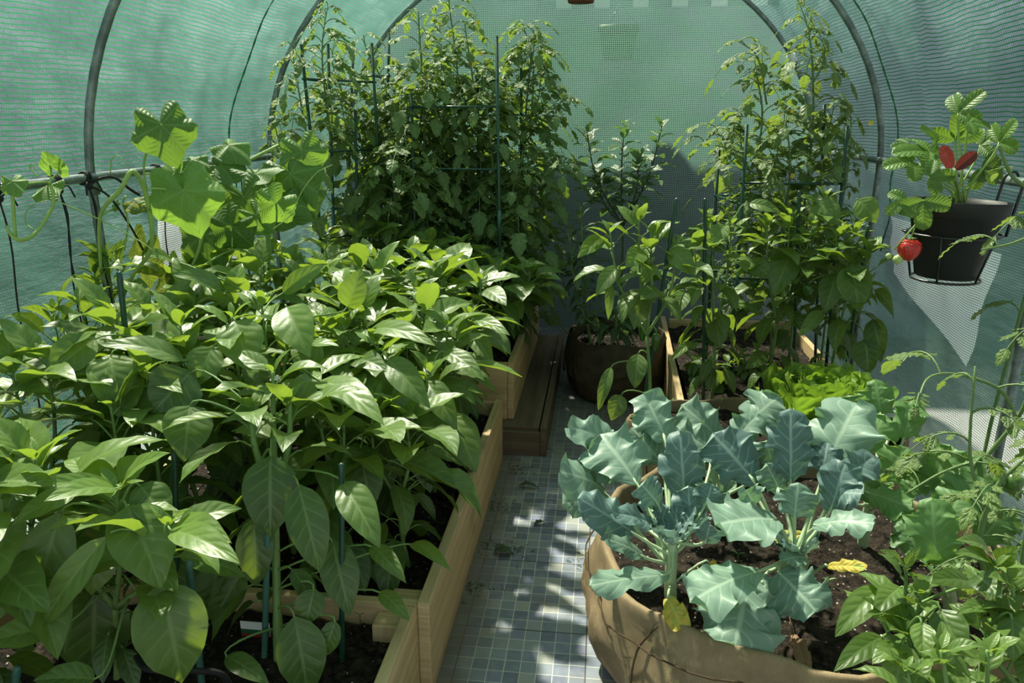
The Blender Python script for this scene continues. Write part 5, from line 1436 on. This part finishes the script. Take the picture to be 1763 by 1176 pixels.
sb = thing('strawberry_plant', pc, 'strawberry plant in the black pot with two reddened leaves and one ripe berry', 'strawberry plant')
fo, rd, st = MB(), MB(), MB()
crown = pc - ax * .015
def trifoliate(C, D, N, R, tone, mb_, parts=3):
    D = unit(D); N = unit(N - D * (N @ D)); Sd = np.cross(D, N)
    for k in range(parts):
        a = (0, 1.25, -1.25)[k]
        d = unit(D * math.cos(a) + Sd * math.sin(a) + N * -.15)
        leaf(mb_, C, C + d * R * (1 if k == 0 else .85), N + rv(.15), R * .80, p_straw, .06, .28, .02, 6, 20, 4, tone, .1)
YS = pc[1]
for (x, y, x2, y2, r, Y_, up, tone) in [(1650, 195, 1668, 178, 46, YS, .5, .6), (1668, 210, 1700, 215, 34, YS - .05, .6, .8), (1600, 262, 1555, 258, 58, YS, .6, .9), (1572, 278, 1530, 282, 48, YS - .03, .5, 1.0),
                                        (1612, 245, 1600, 230, 40, YS + .03, .6, .8), (1645, 240, 1650, 210, 44, YS + .05, .4, .7), (1690, 290, 1715, 305, 40, YS, .2, .2), (1600, 305, 1645, 300, 38, YS - .08, .3, .7),
                                        (1725, 245, 1745, 225, 44, YS - .03, .5, .8), (1590, 345, 1590, 380, 48, YS - .12, .15, .7), (1560, 345, 1515, 375, 36, YS - .1, .3, 1.0), (1690, 250, 1710, 240, 40, YS + .05, .5, .4), (1565, 250, 1540, 250, 30, YS + .06, .6, .4), (1720, 290, 1740, 300, 30, YS + .03, .3, .4)]:
    C0, T = at(x, y, Y_), at(x2, y2, Y_ - .01)
    trifoliate(C0, T - C0, unit(CAM - C0) * (1 - up) + UP * up, r * Y_ / FPX, tone, fo)
    st.tube(bez(crown + rv(.02) * A((1, 1, 0)), crown + UP * .06, C0 - UP * .03, C0, 7), .0026, 6)
for (x, y, x2, y2, r) in [(1638, 290, 1622, 250, 44), (1645, 292, 1682, 262, 44)]:
    C0, T = at(x, y, YS - .1), at(x2, y2, YS - .13)
    leaf(rd, C0, T, unit(CAM - C0) + UP * .1, r * .6 * YS / FPX, p_straw, .02, .5, .02, 6, 20, 4, .6, .1)
    st.tube(bez(crown, crown + UP * .04, C0 - UP * .02, C0, 6), .0026, 6)
fo.build('foliage', M['strawberry'], sb); rd.build('reddened_leaf', M['red_leaf'], sb)['label'] = 'dark red curled leaflets'
st.build('stem', M['vine'], sb)


def m_berry():
    m, nt, out = new_mat('ripe_strawberry'); g = NT(nt)
    pos = g.n('ShaderNodeNewGeometry').outputs['Position']
    vo = g.n('ShaderNodeTexVoronoi'); vo.inputs['Scale'].default_value = 170; g.l(pos, vo.inputs['Vector'])
    seed = g.math('SUBTRACT', 1.0, g.ramp01(vo.outputs['Distance'], .12, .22))
    col = g.mixc(seed, g.mixc(g.noise(30, 2, pos), (.38, .008, .008), (.62, .03, .02)), (.6, .32, .08))
    g.l(g.pbr(col, .25, .6, g.bump(g.ramp01(vo.outputs['Distance'], 0, .5), .5, .003)), out.inputs[0])
    return m
M['berry'] = m_berry()
bp = at(1565, 431, YS - .1)
k0 = at(1600, 400, YS - .12)
mb = MB(); mb.tube(bez(crown, k0 + UP * .08, at(1580, 380, YS - .12), at(1540, 430, YS - .1), 8), .0022, 6)
mb.tube(bez(at(1575, 392, YS - .12), at(1572, 400, YS - .12), bp + UP * .04, bp + UP * .024, 5), .0016, 6); mb.build('runner', M['vine'], sb)
mb = MB(); r_ = 17 * YS / FPX
lathe(mb, bp + UP * r_, bp - UP * r_ * 1.0, [(0, .001), (.03, r_ * .55), (.15, r_ * .95), (.35, r_ * 1.05), (.6, r_ * .95), (.8, r_ * .72), (.94, r_ * .4), (1, .001)], 24)
b_ = mb.build('ripe_strawberry', M['berry'], sb); b_['label'] = 'glossy ripe red strawberry'
mb = MB()
for k in range(8):
    a = .785 * k; d = A((math.cos(a), math.sin(a), .25)); leaf(mb, bp + UP * r_, bp + UP * r_ + d * .016, UP, .006, p_chilli, .1, .1, 0, 3, 4, 1, .8)
mb.build('calyx', M['greens'], b_)
for (x, y, r) in [(1546, 447, 8), (1530, 441, 5)]:
    p = at(x, y, YS - .1); rr = r * YS / FPX; mb = MB()
    lathe(mb, p + UP * rr, p - UP * rr, [(0, .001), (.2, rr * .8), (.5, rr), (.8, rr * .7), (1, .001)], 14); mb.build('unripe_strawberry', M['green_berry'], sb)

# hanging pots: terracotta one under the roof, dark one outside on the garden wall
def pot(p, r, h, mat, label, name='hanging_pot'):
    t = thing(name, p, label, 'plant pot', None)
    mb = MB(); lathe(mb, p, p + UP * h, [(0, .001), (0, r * .72), (.03, r * .76), (.80, r * .95), (.81, r * 1.05), (1, r * 1.08), (1, r), (.85, r * .93)], 30); mb.build('pot_body', mat, t)
    mb = MB()
    for a in (0, 2.09, 4.19):
        d = A((math.cos(a), math.sin(a), 0)); mb.tube([p + UP * h + d * r, p + UP * (h + .12)], .0015, 5)
    mb.build('hanger', M['black_wire'], t)
    mb = MB(); lathe(mb, p, p + UP * h, [(.86, r * .93), (.87, r * .5), (.87, .001)], 20); tag(mb.build('soil', M['potting'], t), kind='stuff')
    return t
pot(at(1000, 5, 3.6), .075, .10, M['terracotta'], 'terracotta pot hanging from the roof at the top of the end wall')
pp = at(1063, 104, 4.78)
pot(pp, .115, .19, M['dark_stem'], 'dark pot hanging outside, seen through the end panel')

# ------------------------------------------------------------ litter on the path
rnd = random.Random(99)
mb = MB()
for k in range(240):
    cx_, cy_ = rnd.choice([(-.245, 2.12, ), (-.30, 2.15), (-.33, 1.9), (-.02, 2.1), (-.3, 2.7), (-.22, 2.9), (-.34, 2.4)])
    x = rnd.gauss(cx_, .035); y = rnd.gauss(cy_, .03)
    if x < -.36: x = -.355
    a = rnd.uniform(0, 3.14); l = rnd.uniform(.003, .009); d = A((math.cos(a), math.sin(a), 0)) * l
    p = A((x, y, .0022)); mb.tube([p - d, p + UP * .002, p + d], rnd.uniform(.0005, .0014), 4)
tag(mb.build('path_litter', M['dark_stem'], smooth=False), 'scattered bits of dry plant litter on the tiled path', 'litter', kind='stuff')
for i, (x, y, x2, y2, w, lab) in enumerate([(893, 836, 928, 841, 7, 'thin curled dead leaf across the path tiles'), (920, 905, 938, 898, 6, 'small grey curled leaf half way along the path'), (973, 796, 985, 802, 9, 'brown crumpled leaf at the far path'), (850, 950, 885, 955, 12, 'flattened brown leaf cluster by the tile joint')]):
    a, b = atz(x, y, .004), atz(x2, y2, .004)
    mb = MB(); leaf(mb, a, b, UP, w * a[1] / FPX * 2.2, p_pepper, .12, .5, .08, 3, 10, 3, .1)
    tag(mb.build('fallen_leaf', M['dark_stem'] if i != 2 else M['brown_leaf']), lab, 'fallen leaf', 'dead leaves on the path')
